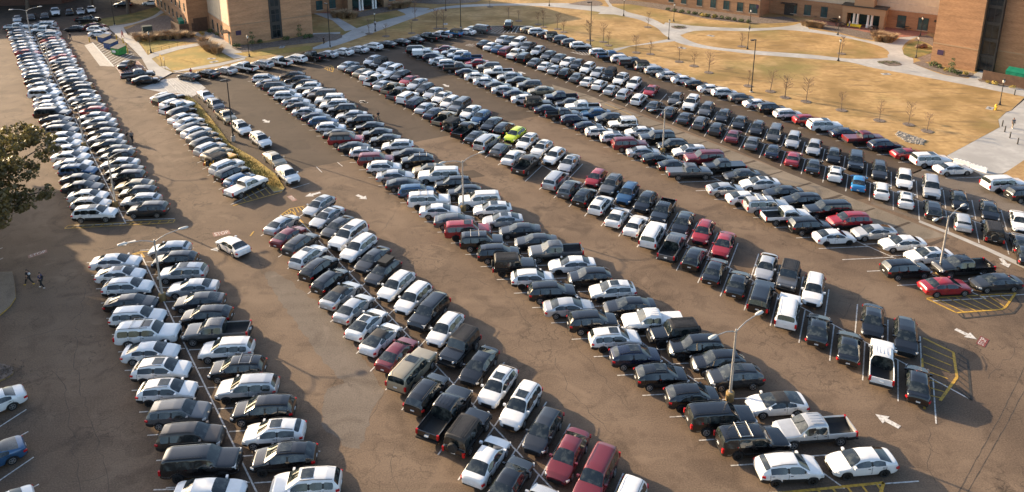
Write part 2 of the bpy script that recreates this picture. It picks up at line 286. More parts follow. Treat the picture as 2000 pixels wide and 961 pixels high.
# ------------------------------------------------------------------ building helpers
def link(name, me, mats, parent=None, kind=None, label=None, cat=None, group=None):
    o = bpy.data.objects.new(name, me); COL.objects.link(o)
    if mats is not None and not me.materials:
        for mm in (mats if isinstance(mats, (list, tuple)) else [mats]): me.materials.append(mm)
    if parent: o.parent = parent
    if kind: o['kind'] = kind
    if label: o['label'] = label
    if cat: o['category'] = cat
    if group: o['group'] = group
    return o
def empty(name, loc, rz=0.0, label=None, cat=None, group=None, sc=None):
    o = bpy.data.objects.new(name, None); COL.objects.link(o)
    o.location = loc; o.rotation_euler = (0, 0, rz); o.empty_display_size = 0.3
    if sc: o.scale = sc
    if label: o['label'] = label
    if cat: o['category'] = cat
    if group: o['group'] = group
    return o
class MB:
    def __init__(s): s.v = []; s.f = []; s.m = []
    def quad(s, pts, mi=0):
        n = len(s.v); s.v += [tuple(q) for q in pts]; s.f.append(tuple(range(n, n + len(pts)))); s.m.append(mi)
    def box(s, x0, x1, y0, y1, z0, z1, mi=0, mat=None):
        P = [(x0, y0, z0), (x1, y0, z0), (x1, y1, z0), (x0, y1, z0), (x0, y0, z1), (x1, y0, z1), (x1, y1, z1), (x0, y1, z1)]
        if mat is not None: P = [tuple(mat @ Vector(q)) for q in P]
        n = len(s.v); s.v += P
        for f in ((0, 3, 2, 1), (4, 5, 6, 7), (0, 1, 5, 4), (1, 2, 6, 5), (2, 3, 7, 6), (3, 0, 4, 7)):
            s.f.append(tuple(n + i for i in f)); s.m.append(mi)
    def tube(s, path, rad, k=8, mi=0, cap=True):
        path = [Vector(q) for q in path]
        if not isinstance(rad, (list, tuple)): rad = [rad] * len(path)
        n0 = len(s.v)
        for i, q in enumerate(path):
            d = (path[min(i + 1, len(path) - 1)] - path[max(i - 1, 0)]).normalized()
            a = Vector((0, 0, 1)) if abs(d.z) < 0.9 else Vector((1, 0, 0))
            u = d.cross(a).normalized(); w = d.cross(u)
            for j in range(k):
                t = 2 * math.pi * j / k
                s.v.append(tuple(q + (u * math.cos(t) + w * math.sin(t)) * rad[i]))
        for i in range(len(path) - 1):
            for j in range(k):
                s.f.append((n0 + i * k + j, n0 + (i + 1) * k + j, n0 + (i + 1) * k + (j + 1) % k, n0 + i * k + (j + 1) % k)); s.m.append(mi)
        if cap:
            s.f.append(tuple(n0 + j for j in range(k))); s.m.append(mi)
            s.f.append(tuple(n0 + (len(path) - 1) * k + j for j in reversed(range(k)))); s.m.append(mi)
    def lathe(s, prof, c=(0, 0, 0), k=16, axis='Z', mi=0):
        n0 = len(s.v)
        for (r, h) in prof:
            for j in range(k):
                t = 2 * math.pi * j / k; a, b = r * math.cos(t), r * math.sin(t)
                q = (a, b, h) if axis == 'Z' else (a, h, b)
                s.v.append((q[0] + c[0], q[1] + c[1], q[2] + c[2]))
        for i in range(len(prof) - 1):
            for j in range(k):
                f = (n0 + i * k + j, n0 + i * k + (j + 1) % k, n0 + (i + 1) * k + (j + 1) % k, n0 + (i + 1) * k + j)
                s.f.append(f if axis == 'Z' else f[::-1]); s.m.append(mi)
    def prism(s, poly, z0, z1, mi=0, side=None):
        n = len(poly); b = len(s.v)
        s.v += [(x, y, z1) for x, y in poly] + [(x, y, z0) for x, y in poly]
        s.f.append(tuple(range(b, b + n))); s.m.append(mi)
        for i in range(n):
            j = (i + 1) % n
            s.f.append((b + i, b + n + i, b + n + j, b + j)); s.m.append(mi if side is None else side)
    def mesh(s, name, smooth=None, fix=True, uv=False):
        me = bpy.data.meshes.new(name); me.from_pydata(s.v, [], s.f)
        for p, mi in zip(me.polygons, s.m): p.material_index = mi
        if fix:
            bm = bmesh.new(); bm.from_mesh(me)
            if smooth is not None: bmesh.ops.remove_doubles(bm, verts=bm.verts, dist=1e-4)
            bmesh.ops.recalc_face_normals(bm, faces=bm.faces); bm.to_mesh(me); bm.free()
        if smooth is not None:
            for p in me.polygons: p.use_smooth = True
            me.set_sharp_from_angle(angle=R(smooth))
        return me
def poly_ccw(p):
    a = sum(p[i][0] * p[(i + 1) % len(p)][1] - p[(i + 1) % len(p)][0] * p[i][1] for i in range(len(p)))
    return p if a > 0 else p[::-1]
def fit_curve(pts, n=6, closed=False):
    out = []; N = len(pts)
    rng = range(N if closed else N - 1)
    for i in rng:
        g = (lambda k: pts[k % N]) if closed else (lambda k: pts[max(0, min(N - 1, k))])
        p0, p1, p2, p3 = g(i - 1), g(i), g(i + 1), g(i + 2)
        for j in range(n):
            t = j / n
            out.append(tuple(0.5 * (2 * p1[d] + (p2[d] - p0[d]) * t + (2 * p0[d] - 5 * p1[d] + 4 * p2[d] - p3[d]) * t * t + (3 * p1[d] - p0[d] - 3 * p2[d] + p3[d]) * t ** 3) for d in (0, 1)))
    if not closed: out.append(tuple(pts[-1]))
    return out
def sheet(name, poly, z, mat, kind='structure'):
    b = MB(); p = poly_ccw(list(poly)); b.quad([(x, y, z) for x, y in p])
    me = b.mesh(name, fix=False); bm = bmesh.new(); bm.from_mesh(me); bmesh.ops.triangulate(bm, faces=bm.faces); bm.to_mesh(me); bm.free()
    return link(name, me, mat, kind=kind)
def slab(name, poly, z0, z1, mat, side=None, kind='structure'):
    b = MB(); b.prism(poly_ccw(list(poly)), z0, z1, 0, 1 if side else 0)
    me = b.mesh(name, fix=False); bm = bmesh.new(); bm.from_mesh(me); bmesh.ops.triangulate(bm, faces=[f for f in bm.faces if len(f.verts) > 4]); bm.to_mesh(me); bm.free()
    return link(name, me, [mat, side] if side else mat, kind=kind)
# ================================================================== the setting: ground, kerbs, paths
b = MB(); b.quad([(-3000, -300, 0), (3000, -300, 0), (3000, 4000, 0), (-3000, 4000, 0)])
link('ground', b.mesh('ground', fix=False), M['asphalt'], kind='structure')
kerb_top = [AB(a, 107.2) for a in (-143, -120, -95, -70, -46.5)]
row_kerb = [G(337, 143), (-58.6, 143.4), (-45.0, 153.2), (-28.0, 165.2), (-10.5, 178.0), (-9.8, 182.0), (4.0, 182.2)]
newa = GP([(372, 193), (412, 234), (450, 286), (536, 340), (572, 343), (583, 331), (675, 314), (817, 276), (885, 263), (1006, 235), (1053, 226), (1161, 200), (1188, 197), (1259, 223.6), (1440, 294), (1660, 391), (1692, 388), (1730, 355), (1765, 345), (1850, 309)])
sheet('newer_asphalt', newa + [AB(-46.5, 108), AB(-100, 108), AB(-143, 108), (4.0, 183), (-10.5, 183), (-28.5, 166.5), (-46, 154.5), (-60, 144)] + GP([(345, 160), (402, 172)]), 0.004, M['newasphalt'])
sheet('pale_asphalt_strip', [AB(-105, 82.9), AB(-39.0, 82.7), AB(-37.5, 86.7), AB(-70, 86.6), AB(-100, 86.0), AB(-108, 84.5)], 0.008, M['strip'])
b = MB()
for k in range(15):
    a = -100 + k * 4.45; h = 0.13 + 0.05 * ((k * 7) % 3)
    p = [AB(a - h, 82.95), AB(a + h, 82.95), AB(a + h + 0.4, 86.4), AB(a - h + 0.4, 86.4)]
    b.quad([(x, y, 0.012) for x, y in poly_ccw(p)])
link('tar_joints', b.mesh('tar_joints', fix=False), M['newasphalt'], kind='structure')
sheet('pale_asphalt_apron', GP([(1700, 398), (1712, 372), (1735, 357), (1768, 346), (1852, 312), (1935, 352), (2060, 410), (2060, 530), (1965, 470), (1796, 430)]), 0.008, M['patch'])
b = MB()
gut = GP([(1796, 430), (1860, 455), (1930, 484), (2000, 516), (2080, 556)]); gut2 = GP([(1794, 434), (1858, 460), (1928, 490), (1998, 523.5), (2077, 565)])
for i in range(4): b.quad([(*gut[i], .013), (*gut2[i], .013), (*gut2[i + 1], .013), (*gut[i + 1], .013)])
link('concrete_gutter', b.mesh('gutter'), M['concrete'], kind='structure')
def ragged(poly, amp, step, seed):
    r_ = random.Random(seed); out = []
    for a, c in zip(poly, poly[1:] + poly[:1]):
        a, c = Vector(a), Vector(c); n = max(1, int((c - a).length / step))
        for k in range(n): out.append(tuple(a.lerp(c, k / n) + Vector((r_.uniform(-amp, amp), r_.uniform(-amp, amp)))))
    return out
sheet('grey_asphalt_patch', ragged(GP([(513, 534), (530, 528), (562, 546), (620, 590), (690, 670), (752, 766), (731, 800), (702, 878), (672, 870), (631, 836), (628, 790), (644, 757), (672, 751), (612, 678), (556, 600)]), .16, .5, 2), 0.004, M['patch'])
sheet('grey_asphalt_patch', GP([(862, 322), (908, 316), (914, 324), (868, 331)]), 0.004, M['newasphalt'])
sheet('grey_asphalt_patch', GP([(886, 337), (925, 332), (948, 344), (905, 350)]), 0.004, M['newasphalt'])
# lawn with its kerb
lawn_poly = row_kerb + kerb_top + GP([(1848, 306), (1952, 250), (1949.5, 235), (1964.5, 220), (1974, 217), (2000, 192)]) + [(118, 140), (260, 60), (260, 380), (-40, 380), (-93, 216)] + GP([(319, 22), (299, 33), (260, 46), (241, 54), (262, 72), (288, 108), (312, 131)])
slab('lawn', lawn_poly, 0.0, 0.12, M['lawn'], M['kerb'])
b = MB()
kk = row_kerb + kerb_top
for i in range(len(kk) - 1):
    p, q = Vector((*kk[i], 0)), Vector((*kk[i + 1], 0)); d = (q - p).normalized(); n = Vector((-d.y, d.x, 0)) * 0.2
    b.quad([tuple(p + Vector((0, 0, .128))), tuple(q + Vector((0, 0, .128))), tuple(q + n + Vector((0, 0, .128))), tuple(p + n + Vector((0, 0, .128)))])
link('kerb', b.mesh('kerb'), M['kerb'], kind='structure')
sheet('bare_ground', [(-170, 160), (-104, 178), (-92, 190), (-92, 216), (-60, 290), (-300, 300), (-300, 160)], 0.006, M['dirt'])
sheet('lawn_corner', GP([(150, 53), (212, 51), (262, 44), (300, 31), (320, 20), (318, 10), (260, 26), (180, 40)]), 0.03, M['greengrass'])
ZP = [0.124]
def path(name, pts, mat=None):
    ZP[0] += 0.0015
    return sheet(name, GP(pts), ZP[0], mat or M['concrete'])
cv = lambda pts, n=5: fit_curve(pts, n)
low = cv([(611, 98), (650, 92), (715, 70), (800, 39), (850, 22), (900, 15.5), (975, 12), (1050, 12.5), (1125, 18.7), (1175, 25), (1220, 33), (1250, 40), (1282, 55), (1295, 67), (1310, 77), (1330, 86.5), (1375, 95.5), (1425, 101.5), (1475, 107.5), (1580, 115.5), (1655, 122), (1705, 133.6), (1780, 147), (1855, 161), (1930, 175.5), (2010, 192)])
upp = cv([(2015, 177), (1955, 169), (1915, 160), (1887, 154), (1842, 147), (1805, 134), (1785, 125), (1780, 113.6), (1740, 113), (1715, 115.5), (1655, 115.5), (1580, 107.5), (1450, 98.3), (1400, 93.6), (1362, 86), (1336, 75), (1318, 62), (1275, 38), (1230, 25.5), (1200, 16.5), (1150, 9.5), (1100, 7), (1050, 7), (950, 8.5), (875, 13), (820, 24), (760, 38), (697, 56), (665, 72), (611, 94)])
path('concrete_path', low + upp)
path('concrete_path', cv([(1334, 68), (1355, 61.5), (1400, 60.5), (1462, 62), (1525, 59), (1580, 63.7), (1630, 71), (1680, 81), (1715, 90), (1730, 97.4), (1737, 105), (1734, 113), (1780, 116), (1764, 103), (1763, 92), (1775, 80), (1795, 71), (1762, 71), (1742, 85), (1720, 83.6), (1680, 77.4), (1630, 65), (1580, 57.4), (1571, 43.7), (1550, 50), (1500, 55.4), (1425, 55.4), (1350, 51), (1300, 45), (1296, 60), (1318, 72)], 2))
path('concrete_path', [(1198, 103), (1232, 91.5), (1317, 81.5), (1312, 76), (1262, 85.5), (1198, 96)])
path('concrete_path', [(1168, 28), (1190, 13), (1180, 0), (1205, -6), (1192, 6), (1196, 13), (1222, 22), (1228, 30)])
path('concrete_path', [(674, 62), (650, 41), (612, 27), (606, 20), (646, 27.5), (675, 44), (700, 58)])
path('concrete_path', [(611, 66), (665, 63.5), (664, 67), (611, 69)])
path('concrete_path', [(1902, 146), (1932, 131), (1944, 137), (1914, 162), (1889, 156)])
path('concrete_path', [(457, 116), (484, 113), (452, 86), (430, 74), (413, 62), (372, 65), (398, 78), (421, 97)])
path('concrete_path', [(312, 131), (345, 142), (425, 131), (479, 117), (479, 113.5), (426, 125), (400, 120)][:6] + [(360, 131)])
path('concrete_path', [(289, 109), (300, 104), (345, 92), (395, 84), (400, 88), (350, 98), (304, 112), (296, 116)])
path('concrete_path', [(800, 39), (790, 27), (760, 14), (742, 3), (760, 3), (800, 15), (840, 17)])
path('brick_terrace', [(612, 27), (650, 27), (700, 24), (745, 14), (790, 6), (740, 2), (640, 18), (606, 20)], M['paver'])
path('brick_terrace', [(1578, 46), (1640, 62), (1742, 75), (1800, 71), (1815, 66), (1750, 54), (1700, 48), (1640, 45), (1590, 38)], M['paver'])
walk = slab('concrete_walk', GP(cv([(1934, 352), (1985, 326), (2020, 300)], 3) + [(2080, 190), (2010, 188), (1976, 217), (1965, 221), (1950, 235), (1953, 250), (1849, 306)]), 0.0, 0.118, M['concrete'], M['kerb'])
slab('lawn_corner', GP([(1952, 346), (2000, 314), (2090, 262), (2090, 420), (2000, 395)]), 0.0, 0.12, M['grass'], M['kerb'])
# left side concrete
sheet('concrete_path', GP(cv([(350, 12), (319, 18), (299, 32), (260, 45.5), (213, 52)], 3) + [(215, 58), (230, 72), (250, 87), (277, 115), (291, 140), (310, 157), (337, 143), (312, 131), (288, 108), (262, 72), (249.5, 69.4), (241, 54), (260, 49), (302, 36), (325, 22), (350, 16)]), 0.13, M['concrete'])
sheet('concrete_pad', GP([(276, 172), (320, 155), (345, 152), (374, 150), (402, 172), (372, 192), (345, 186)]), 0.012, M['concrete'])
sheet('concrete_apron', GP([(165, 88.6), (180, 83.6), (222, 130), (195, 128.6)]), 0.012, M['kerb'])
sheet('concrete_apron', GP([(180, 83), (212, 58), (230, 72), (277, 115), (222, 130)]), 0.012, M['patch'])
sheet('red_loading_bay', GP([(225, 130), (270, 118.6), (287, 137), (236, 147)]), 0.016, M['fadedred'])
# planting strip in the lot and the small islands on the left
slab('planting_strip', GP([(350, 185), (372, 190), (391, 207), (413, 233), (451, 284), (496, 297 + 12), (538, 341), (556, 368), (552, 373), (535, 376), (522, 362), (480, 326), (457, 297), (420, 262), (385, 222)]), 0.0, 0.12, M['goldgrass'], M['kerb'])
slab('kerb_island', GP([(-60, 640), (0, 617), (20, 600), (31, 583), (29, 555), (24, 532), (-60, 536)]), 0.0, 0.12, M['strip'], M['yellow'])
slab('planting_island', GP(cv([(-40, 752), (0, 745), (20, 736), (27, 728), (22, 718), (0, 712), (-40, 712)], 3)), 0.0, 0.14, M['bed'], M['ybase'])
# planting beds
path('golden_grass', [(304, 113), (350, 99), (398, 90), (424, 101), (455, 117), (425, 124), (347, 139), (335, 139)], M['goldgrass'])
path('golden_grass', [(456, 106), (520, 100), (604, 90), (610, 94), (606, 99), (488, 113)], M['goldgrass'])
path('golden_grass', [(264, 73), (300, 80), (370, 82), (346, 91), (290, 106)], M['goldgrass'])
for nm, pts in [('mulch_bed', [(453, 94), (475, 103), (520, 95), (600, 86), (655, 80), (668, 69), (612, 68), (527, 84), (460, 90)]),
                ('mulch_bed', [(1190, -2), (1300, 9), (1482, 34), (1530, 33), (1560, 42), (1540, 45), (1470, 47), (1380, 38), (1330, 27), (1230, 9), (1192, 8)]),
                ('mulch_bed', [(646, 27), (690, 36), (745, 26), (800, 16), (790, 9), (745, 15), (700, 25)]),
                ('mulch_bed', [(1571, 44), (1590, 46), (1660, 57), (1742, 76), (1740, 84), (1720, 82), (1680, 75), (1630, 63), (1572, 52)]),
                ('mulch_bed', [(1782, 125), (1800, 120), (1817, 127), (1900, 144), (1886, 153), (1842, 146), (1805, 133)]),
                ('mulch_bed', [(1797, 72), (1822, 74), (1818, 122), (1790, 115), (1820, 105), (1822, 92), (1800, 82), (1783, 80)]),
                ('mulch_bed', [(1712, 121), (1735, 119.5), (1757, 124), (1760, 129), (1735, 130)]),
                ('mulch_bed', [(1311, 52), (1328, 51.5), (1342, 55.5), (1325, 58), (1312, 55)]),
                ('mulch_bed', [(1110, 9), (1150, 1), (1172, 4), (1176, 11), (1150, 12.5)]),
                ('mulch_bed', [(244, 60), (290, 40), (336, 30), (345, 62), (395, 78), (392, 84), (300, 79), (262, 70)]),
                ('mulch_bed', [(800, 6), (860, 9), (930, 5), (930, -3), (800, -2)]),
                ('mulch_bed', [(1912, 160), (2010, 178), (2010, 172), (1917, 155)])]:
    path(nm, cv(pts + pts[:1], 2)[:-1], M['bed'])
path('lawn_patch', cv([(1765, 108), (1783, 114), (1815, 106), (1821, 95), (1798, 82), (1778, 85), (1764, 98), (1765, 108)], 3)[:-1], M['greengrass'])
b = MB(); rr = random.Random(5)
cs = GP([(1748, 264), (1755, 258), (1808, 276), (1802, 285), (1770, 279)])
x0 = min(c[0] for c in cs); x1 = max(c[0] for c in cs); y0 = min(c[1] for c in cs); y1 = max(c[1] for c in cs)
def inside(p, poly):
    c = False; n = len(poly)
    for i in range(n):
        (xa, ya), (xb, yb) = poly[i], poly[(i + 1) % n]
        if (ya > p[1]) != (yb > p[1]) and p[0] < (xb - xa) * (p[1] - ya) / (yb - ya) + xa: c = not c
    return c
for k in range(1300):
    q = (rr.uniform(x0, x1), rr.uniform(y0, y1))
    if inside(q, cs):
        s = rr.uniform(.06, .16); Mx = Matrix.Translation((q[0], q[1], .09 + s * .3)) @ Matrix.Rotation(rr.uniform(0, 6), 4, Vector((rr.random(), rr.random(), rr.random() + .1)).normalized())
        b.box(-s, s, -s * .7, s * .7, -s * .5, s * .5, 0, Mx)
link('riprap_stones', b.mesh('riprap_stones'), M['rock'], kind='stuff', label='patch of pale loose riprap stones at the edge of the dry lawn', cat='stones')

# ================================================================== road markings
wl = MB(); yl = MB(); bl = MB()
def stripe(mb, p, q, w=0.1, z=0.018):
    p = Vector(p); q = Vector(q); d = (q - p); d.normalize(); n = Vector((-d.y, d.x)) * (w / 2)
    mb.quad([(*(p - n), z), (*(q - n), z), (*(q + n), z), (*(p + n), z)])
def pstripe(mb, p, q, w=0.1, z=0.018): stripe(mb, G(*p), G(*q), w, z)
def polyline(mb, pts, w=0.12, z=0.018, closed=False):
    pts = pts + pts[:1] if closed else pts
    for i in range(len(pts) - 1): pstripe(mb, pts[i], pts[i + 1], w, z)
def ladder(mb, A, B, n, w=0.1, z=0.019):
    (a0, a1), (b0, b1) = A, B
    for i in range(n + 1):
        t = i / n
        pstripe(mb, (a0[0] + (a1[0] - a0[0]) * t, a0[1] + (a1[1] - a0[1]) * t), (b0[0] + (b1[0] - b0[0]) * t, b0[1] + (b1[1] - b0[1]) * t), w, z)
polyline(yl, [(126, 446.5), (338, 435), (342, 429.5), (133, 440.5)], .13, .018, True)
ladder(yl, ((140, 445.5), (326, 435.5)), ((150, 439.5), (333, 430)), 10, .11)
polyline(yl, [(1810, 583.5), (1868, 611), (1956, 604.5), (1964, 600), (1984, 572)], .2, .0205)
for p_, q_ in [((1829, 583), (1884, 610)), ((1850, 582), (1909, 608.5)), ((1868, 581.5), (1924, 607)), ((1891, 580.5), (1941, 606)), ((1914, 579.5), (1957, 604)), ((1931, 578.5), (1962, 599)), ((1953, 577), (1972, 589))]: pstripe(yl, p_, q_, .14, .019)
pstripe(yl, (1810, 582.5), (1984, 573), .14, .0195)
polyline(yl, [(1803, 660), (1862, 688.5), (1869, 737), (1836, 783)], .22, .0205); polyline(yl, [(1801, 700), (1803, 760), (1806, 800)], .18, .0205)
ladder(yl, ((1803, 676), (1806, 770)), ((1863, 702), (1840, 778)), 6, .13)
polyline(bl, [(1872, 614), (1882, 622), (1980, 612), (1994, 595), (1982, 580)], .18, .0205); ladder(bl, ((1880, 613), (1968, 603)), ((1884, 622), (1980, 612)), 6, .13); pstripe(bl, (1968, 603), (1980, 612), .13)
polyline(bl, [(1871, 690), (1890, 704), (1897, 782), (1866, 758)], .18, .0205); ladder(bl, ((1870, 700), (1870, 752)), ((1890, 712), (1896, 775)), 5, .13)
polyline(yl, [(1495, 966), (1726, 943), (1712, 990)], .22, .0205); ladder(yl, ((1510, 964), (1712, 945)), ((1545, 1000), (1740, 985)), 7, .16)
polyline(yl, [(544.5, 423), (567, 407.5), (595, 402.5)], .14, .0205); polyline(yl, [(552, 427), (570, 413), (604, 448)], .16, .0205); ladder(yl, ((551, 419), (565, 409)), ((558, 422), (568, 414)), 3, .1); ladder(yl, ((572, 407), (590, 404)), ((578, 418), (596, 409)), 3, .1)
polyline(yl, [(489, 461), (496, 452)], .16)
polyline(yl, [(526, 341), (553, 371), (548, 376), (476, 396), (455, 402)], .15, .0205); ladder(yl, ((480, 393), (528, 379)), ((470, 384), (512, 362)), 4, .11)
polyline(yl, [(258, 497), (274, 492), (301, 491)], .18, .0205); polyline(yl, [(262, 498), (276, 494), (282, 503)], .2, .0205)
pstripe(yl, (1181, 203), (1247, 231), .1); 
# hatches
polyline(wl, [(180, 83), (222, 130)], .25, .02); ladder(wl, ((186, 90), (222, 130)), ((206, 80), (262, 107)), 11, .16)
ladder(wl, ((926, 64.6), (1006, 65)), ((955, 53), (1013, 52.5)), 10, .13); polyline(wl, [(920, 65), (1010, 65.4)], .13)
polyline(wl, [(1114, 102), (1140, 107.6), (1160, 107.6)], .13); ladder(wl, ((1118, 101.6), (1150, 101)), ((1128, 105.5), (1156, 107.6)), 5, .12)
polyline(wl, [(909, 89), (925, 86)], .12); ladder(wl, ((909, 89), (921, 91.5)), ((918, 85.5), (927, 89)), 3, .1)
polyline(yl, [(634, 134), (650, 141), (651, 132), (646, 128), (634, 134)], .13); ladder(yl, ((639, 133.5), (650, 129)), ((640, 138), (652, 136)), 3, .1)
ladder(wl, ((310, 158), (395, 168)), ((330, 180), (380, 186)), 3, .09); ladder(wl, ((325, 157), (352, 152)), ((352, 185), (388, 176)), 6, .09)
ladder(wl, ((229, 133), (282, 131)), ((238, 144), (286, 137)), 4, .07); ladder(wl, ((226, 131), (268, 119)), ((237, 146), (286, 136)), 5, .07)
# left edge stalls and loose dashes
for p, q in [((-12, 841), (51.5, 800)), ((-5, 876), (55.5, 843)), ((-10, 945), (66, 893)), ((30, 972), (76, 946)), ((300, 951 + 6), (340, 956))]: pstripe(wl, p, q, .11)
for p, q in [((618, 326), (629, 337)), ((659, 317), (669, 325)), ((568, 369), (604, 358)), ((1952, 345), (1999, 366)), ((0, 486), (5, 484)), ((0, 507), (6, 504))]: pstripe(wl, p, q, .1)
# arrows
def arrow(p, q, L=3.6, w=0.42, hw=1.1):
    P, Q = Vector(G(*p)), Vector(G(*q)); d = (Q - P).normalized(); n = Vector((-d.y, d.x))
    L = max((Q - P).length, 1.9); hl = L * .45; w = .12 * L; hw = .30 * L
    pts = [P - n * w, P + d * (L - hl) - n * w, P + d * (L - hl) - n * hw, P + d * L, P + d * (L - hl) + n * hw, P + d * (L - hl) + n * w, P + n * w]
    wl.quad([(*pts[0], .02), (*pts[1], .02), (*pts[5], .02), (*pts[6], .02)]); wl.quad([(*pts[2], .02), (*pts[3], .02), (*pts[4], .02)])
for p, q in [((1757, 835), (1724, 817)), ((1866, 643), (1891, 655)), ((697, 381), (711, 387)), ((514, 234), (526, 240)), ((718, 201), (704, 198)), ((1026, 144), (1014, 141)), ((866, 165), (877, 170)), ((716, 201), (705, 197)), ((626, 376), (596, 384)), ((265, 470), (243, 476)), ((446, 484), (420, 487)), ((1955, 505), (1968, 521))]: arrow(p, q)
# long open cracks and tar runs in the old asphalt
ck = MB(); rk0 = random.Random(8)
def crack(pts, w=.035, jag=.22):
    P_ = GP(pts); out = []
    for a, c in zip(P_, P_[1:]):
        a, c = Vector(a), Vector(c); n = max(2, int((c - a).length / .7))
        for k in range(n): out.append(a.lerp(c, k / n) + Vector((rk0.uniform(-jag, jag), rk0.uniform(-jag, jag))))
    out.append(Vector(P_[-1]))
    for a, c in zip(out, out[1:]): stripe(ck, a, c, w * rk0.uniform(.5, 1.3), .003)
for pts in [[(145, 700), (158, 752), (172, 800), (186, 850), (202, 905), (214, 965)], [(108, 720), (128, 760), (140, 830), (150, 900), (158, 960)], [(132, 796), (172, 784)], [(155, 892), (192, 876)], [(142, 945), (207, 927)], [(165, 560), (150, 640), (145, 700)], [(40, 662), (120, 640), (160, 610)],
            [(498, 500), (517, 540), (540, 570), (570, 610), (620, 670), (660, 715), (672, 750)], [(672, 752), (650, 760), (628, 790)], [(750, 770), (733, 800), (700, 870)], [(1190, 560), (1210, 590), (1250, 615), (1300, 620)], [(940, 460), (960, 520), (985, 570), (1010, 600), (1040, 640)], [(880, 520), (930, 545), (960, 560)],
            [(800, 345), (790, 390), (770, 420), (745, 450)], [(700, 380), (680, 420), (690, 450)], [(1690, 560), (1660, 600), (1630, 640)], [(1900, 650), (1880, 700), (1850, 740), (1830, 830)], [(1790, 810), (1820, 850), (1810, 900), (1830, 950)], [(1985, 680), (1930, 740)], [(230, 195), (250, 240), (300, 290), (370, 350), (400, 380)], [(1100, 620), (1130, 680), (1180, 740), (1230, 800)], [(770, 870), (760, 920), (780, 961)], [(1300, 500), (1340, 520), (1390, 530)], [(1080, 700), (1110, 760), (1200, 850)]]: crack(pts)
crack([(2010, 700), (1950, 820), (1870, 965)], .07, .03); crack([(2010, 745), (1960, 840), (1888, 965)], .07, .03)
link('asphalt_cracks', ck.mesh('asphalt_cracks', fix=False), noise_mat('crack_tar', (.034, .027, .021), (.075, .057, .044), 3, 6, .9), kind='structure')
# ================================================================== writing on the road
def lettering(text, p, q, up, red, z=0.022):
    P, Q, U = Vector(G(*p)), Vector(G(*q)), Vector(G(*up))
    cu = bpy.data.curves.new('letters', 'FONT'); cu.body = text; cu.size = 1.0; cu.align_x = 'CENTER'; cu.align_y = 'CENTER'
    to = bpy.data.objects.new('letters', cu); COL.objects.link(to); bpy.context.view_layer.update()
    me = bpy.data.meshes.new_from_object(to.evaluated_get(bpy.context.evaluated_depsgraph_get())); bpy.data.objects.remove(to)
    xs = [v.co.x for v in me.vertices]; ys = [v.co.y for v in me.vertices]
    ex = Q - P; ey = U - P; c = P + ex / 2 + ey / 2
    for v in me.vertices:
        u = v.co.x / (max(xs) - min(xs)) * .82; w = v.co.y / (max(ys) - min(ys)) * .66
        pt = c + ex * u + ey * w; v.co = (pt.x, pt.y, z)
    me.materials.clear()
    bx = MB(); bx.quad([(*q2, z - .003) for q2 in poly_ccw([tuple(P), tuple(Q), tuple(Q + ey), tuple(U)])])
    link('stop_marking_ground', bx.mesh('stop_ground', fix=False), red, kind='structure')
    link('stop_lettering', me, M['white'], kind='structure')
lettering('STOP', (418, 463), (451, 457), (414, 455), M['fadedred'])
lettering('STOP', (56, 505), (93, 493), (54, 499), M['fadedred'])
lettering('STOP', (1923, 679), (1932, 664), (1906, 671), noise_mat('maroon_road_paint', (.11, .02, .02), (.2, .05, .045), 3, 8, .8))
lettering('STOP', (572, 394), (581, 391), (560, 384), M['fadedred'])
# ================================================================== vehicles
def interp(x, pts):
    if x <= pts[0][0]: return pts[0][1]
    for (xa, ya), (xb, yb) in zip(pts, pts[1:]):
        if x <= xb: return ya + (yb - ya) * (x - xa) / max(1e-6, xb - xa)
    return pts[-1][1]
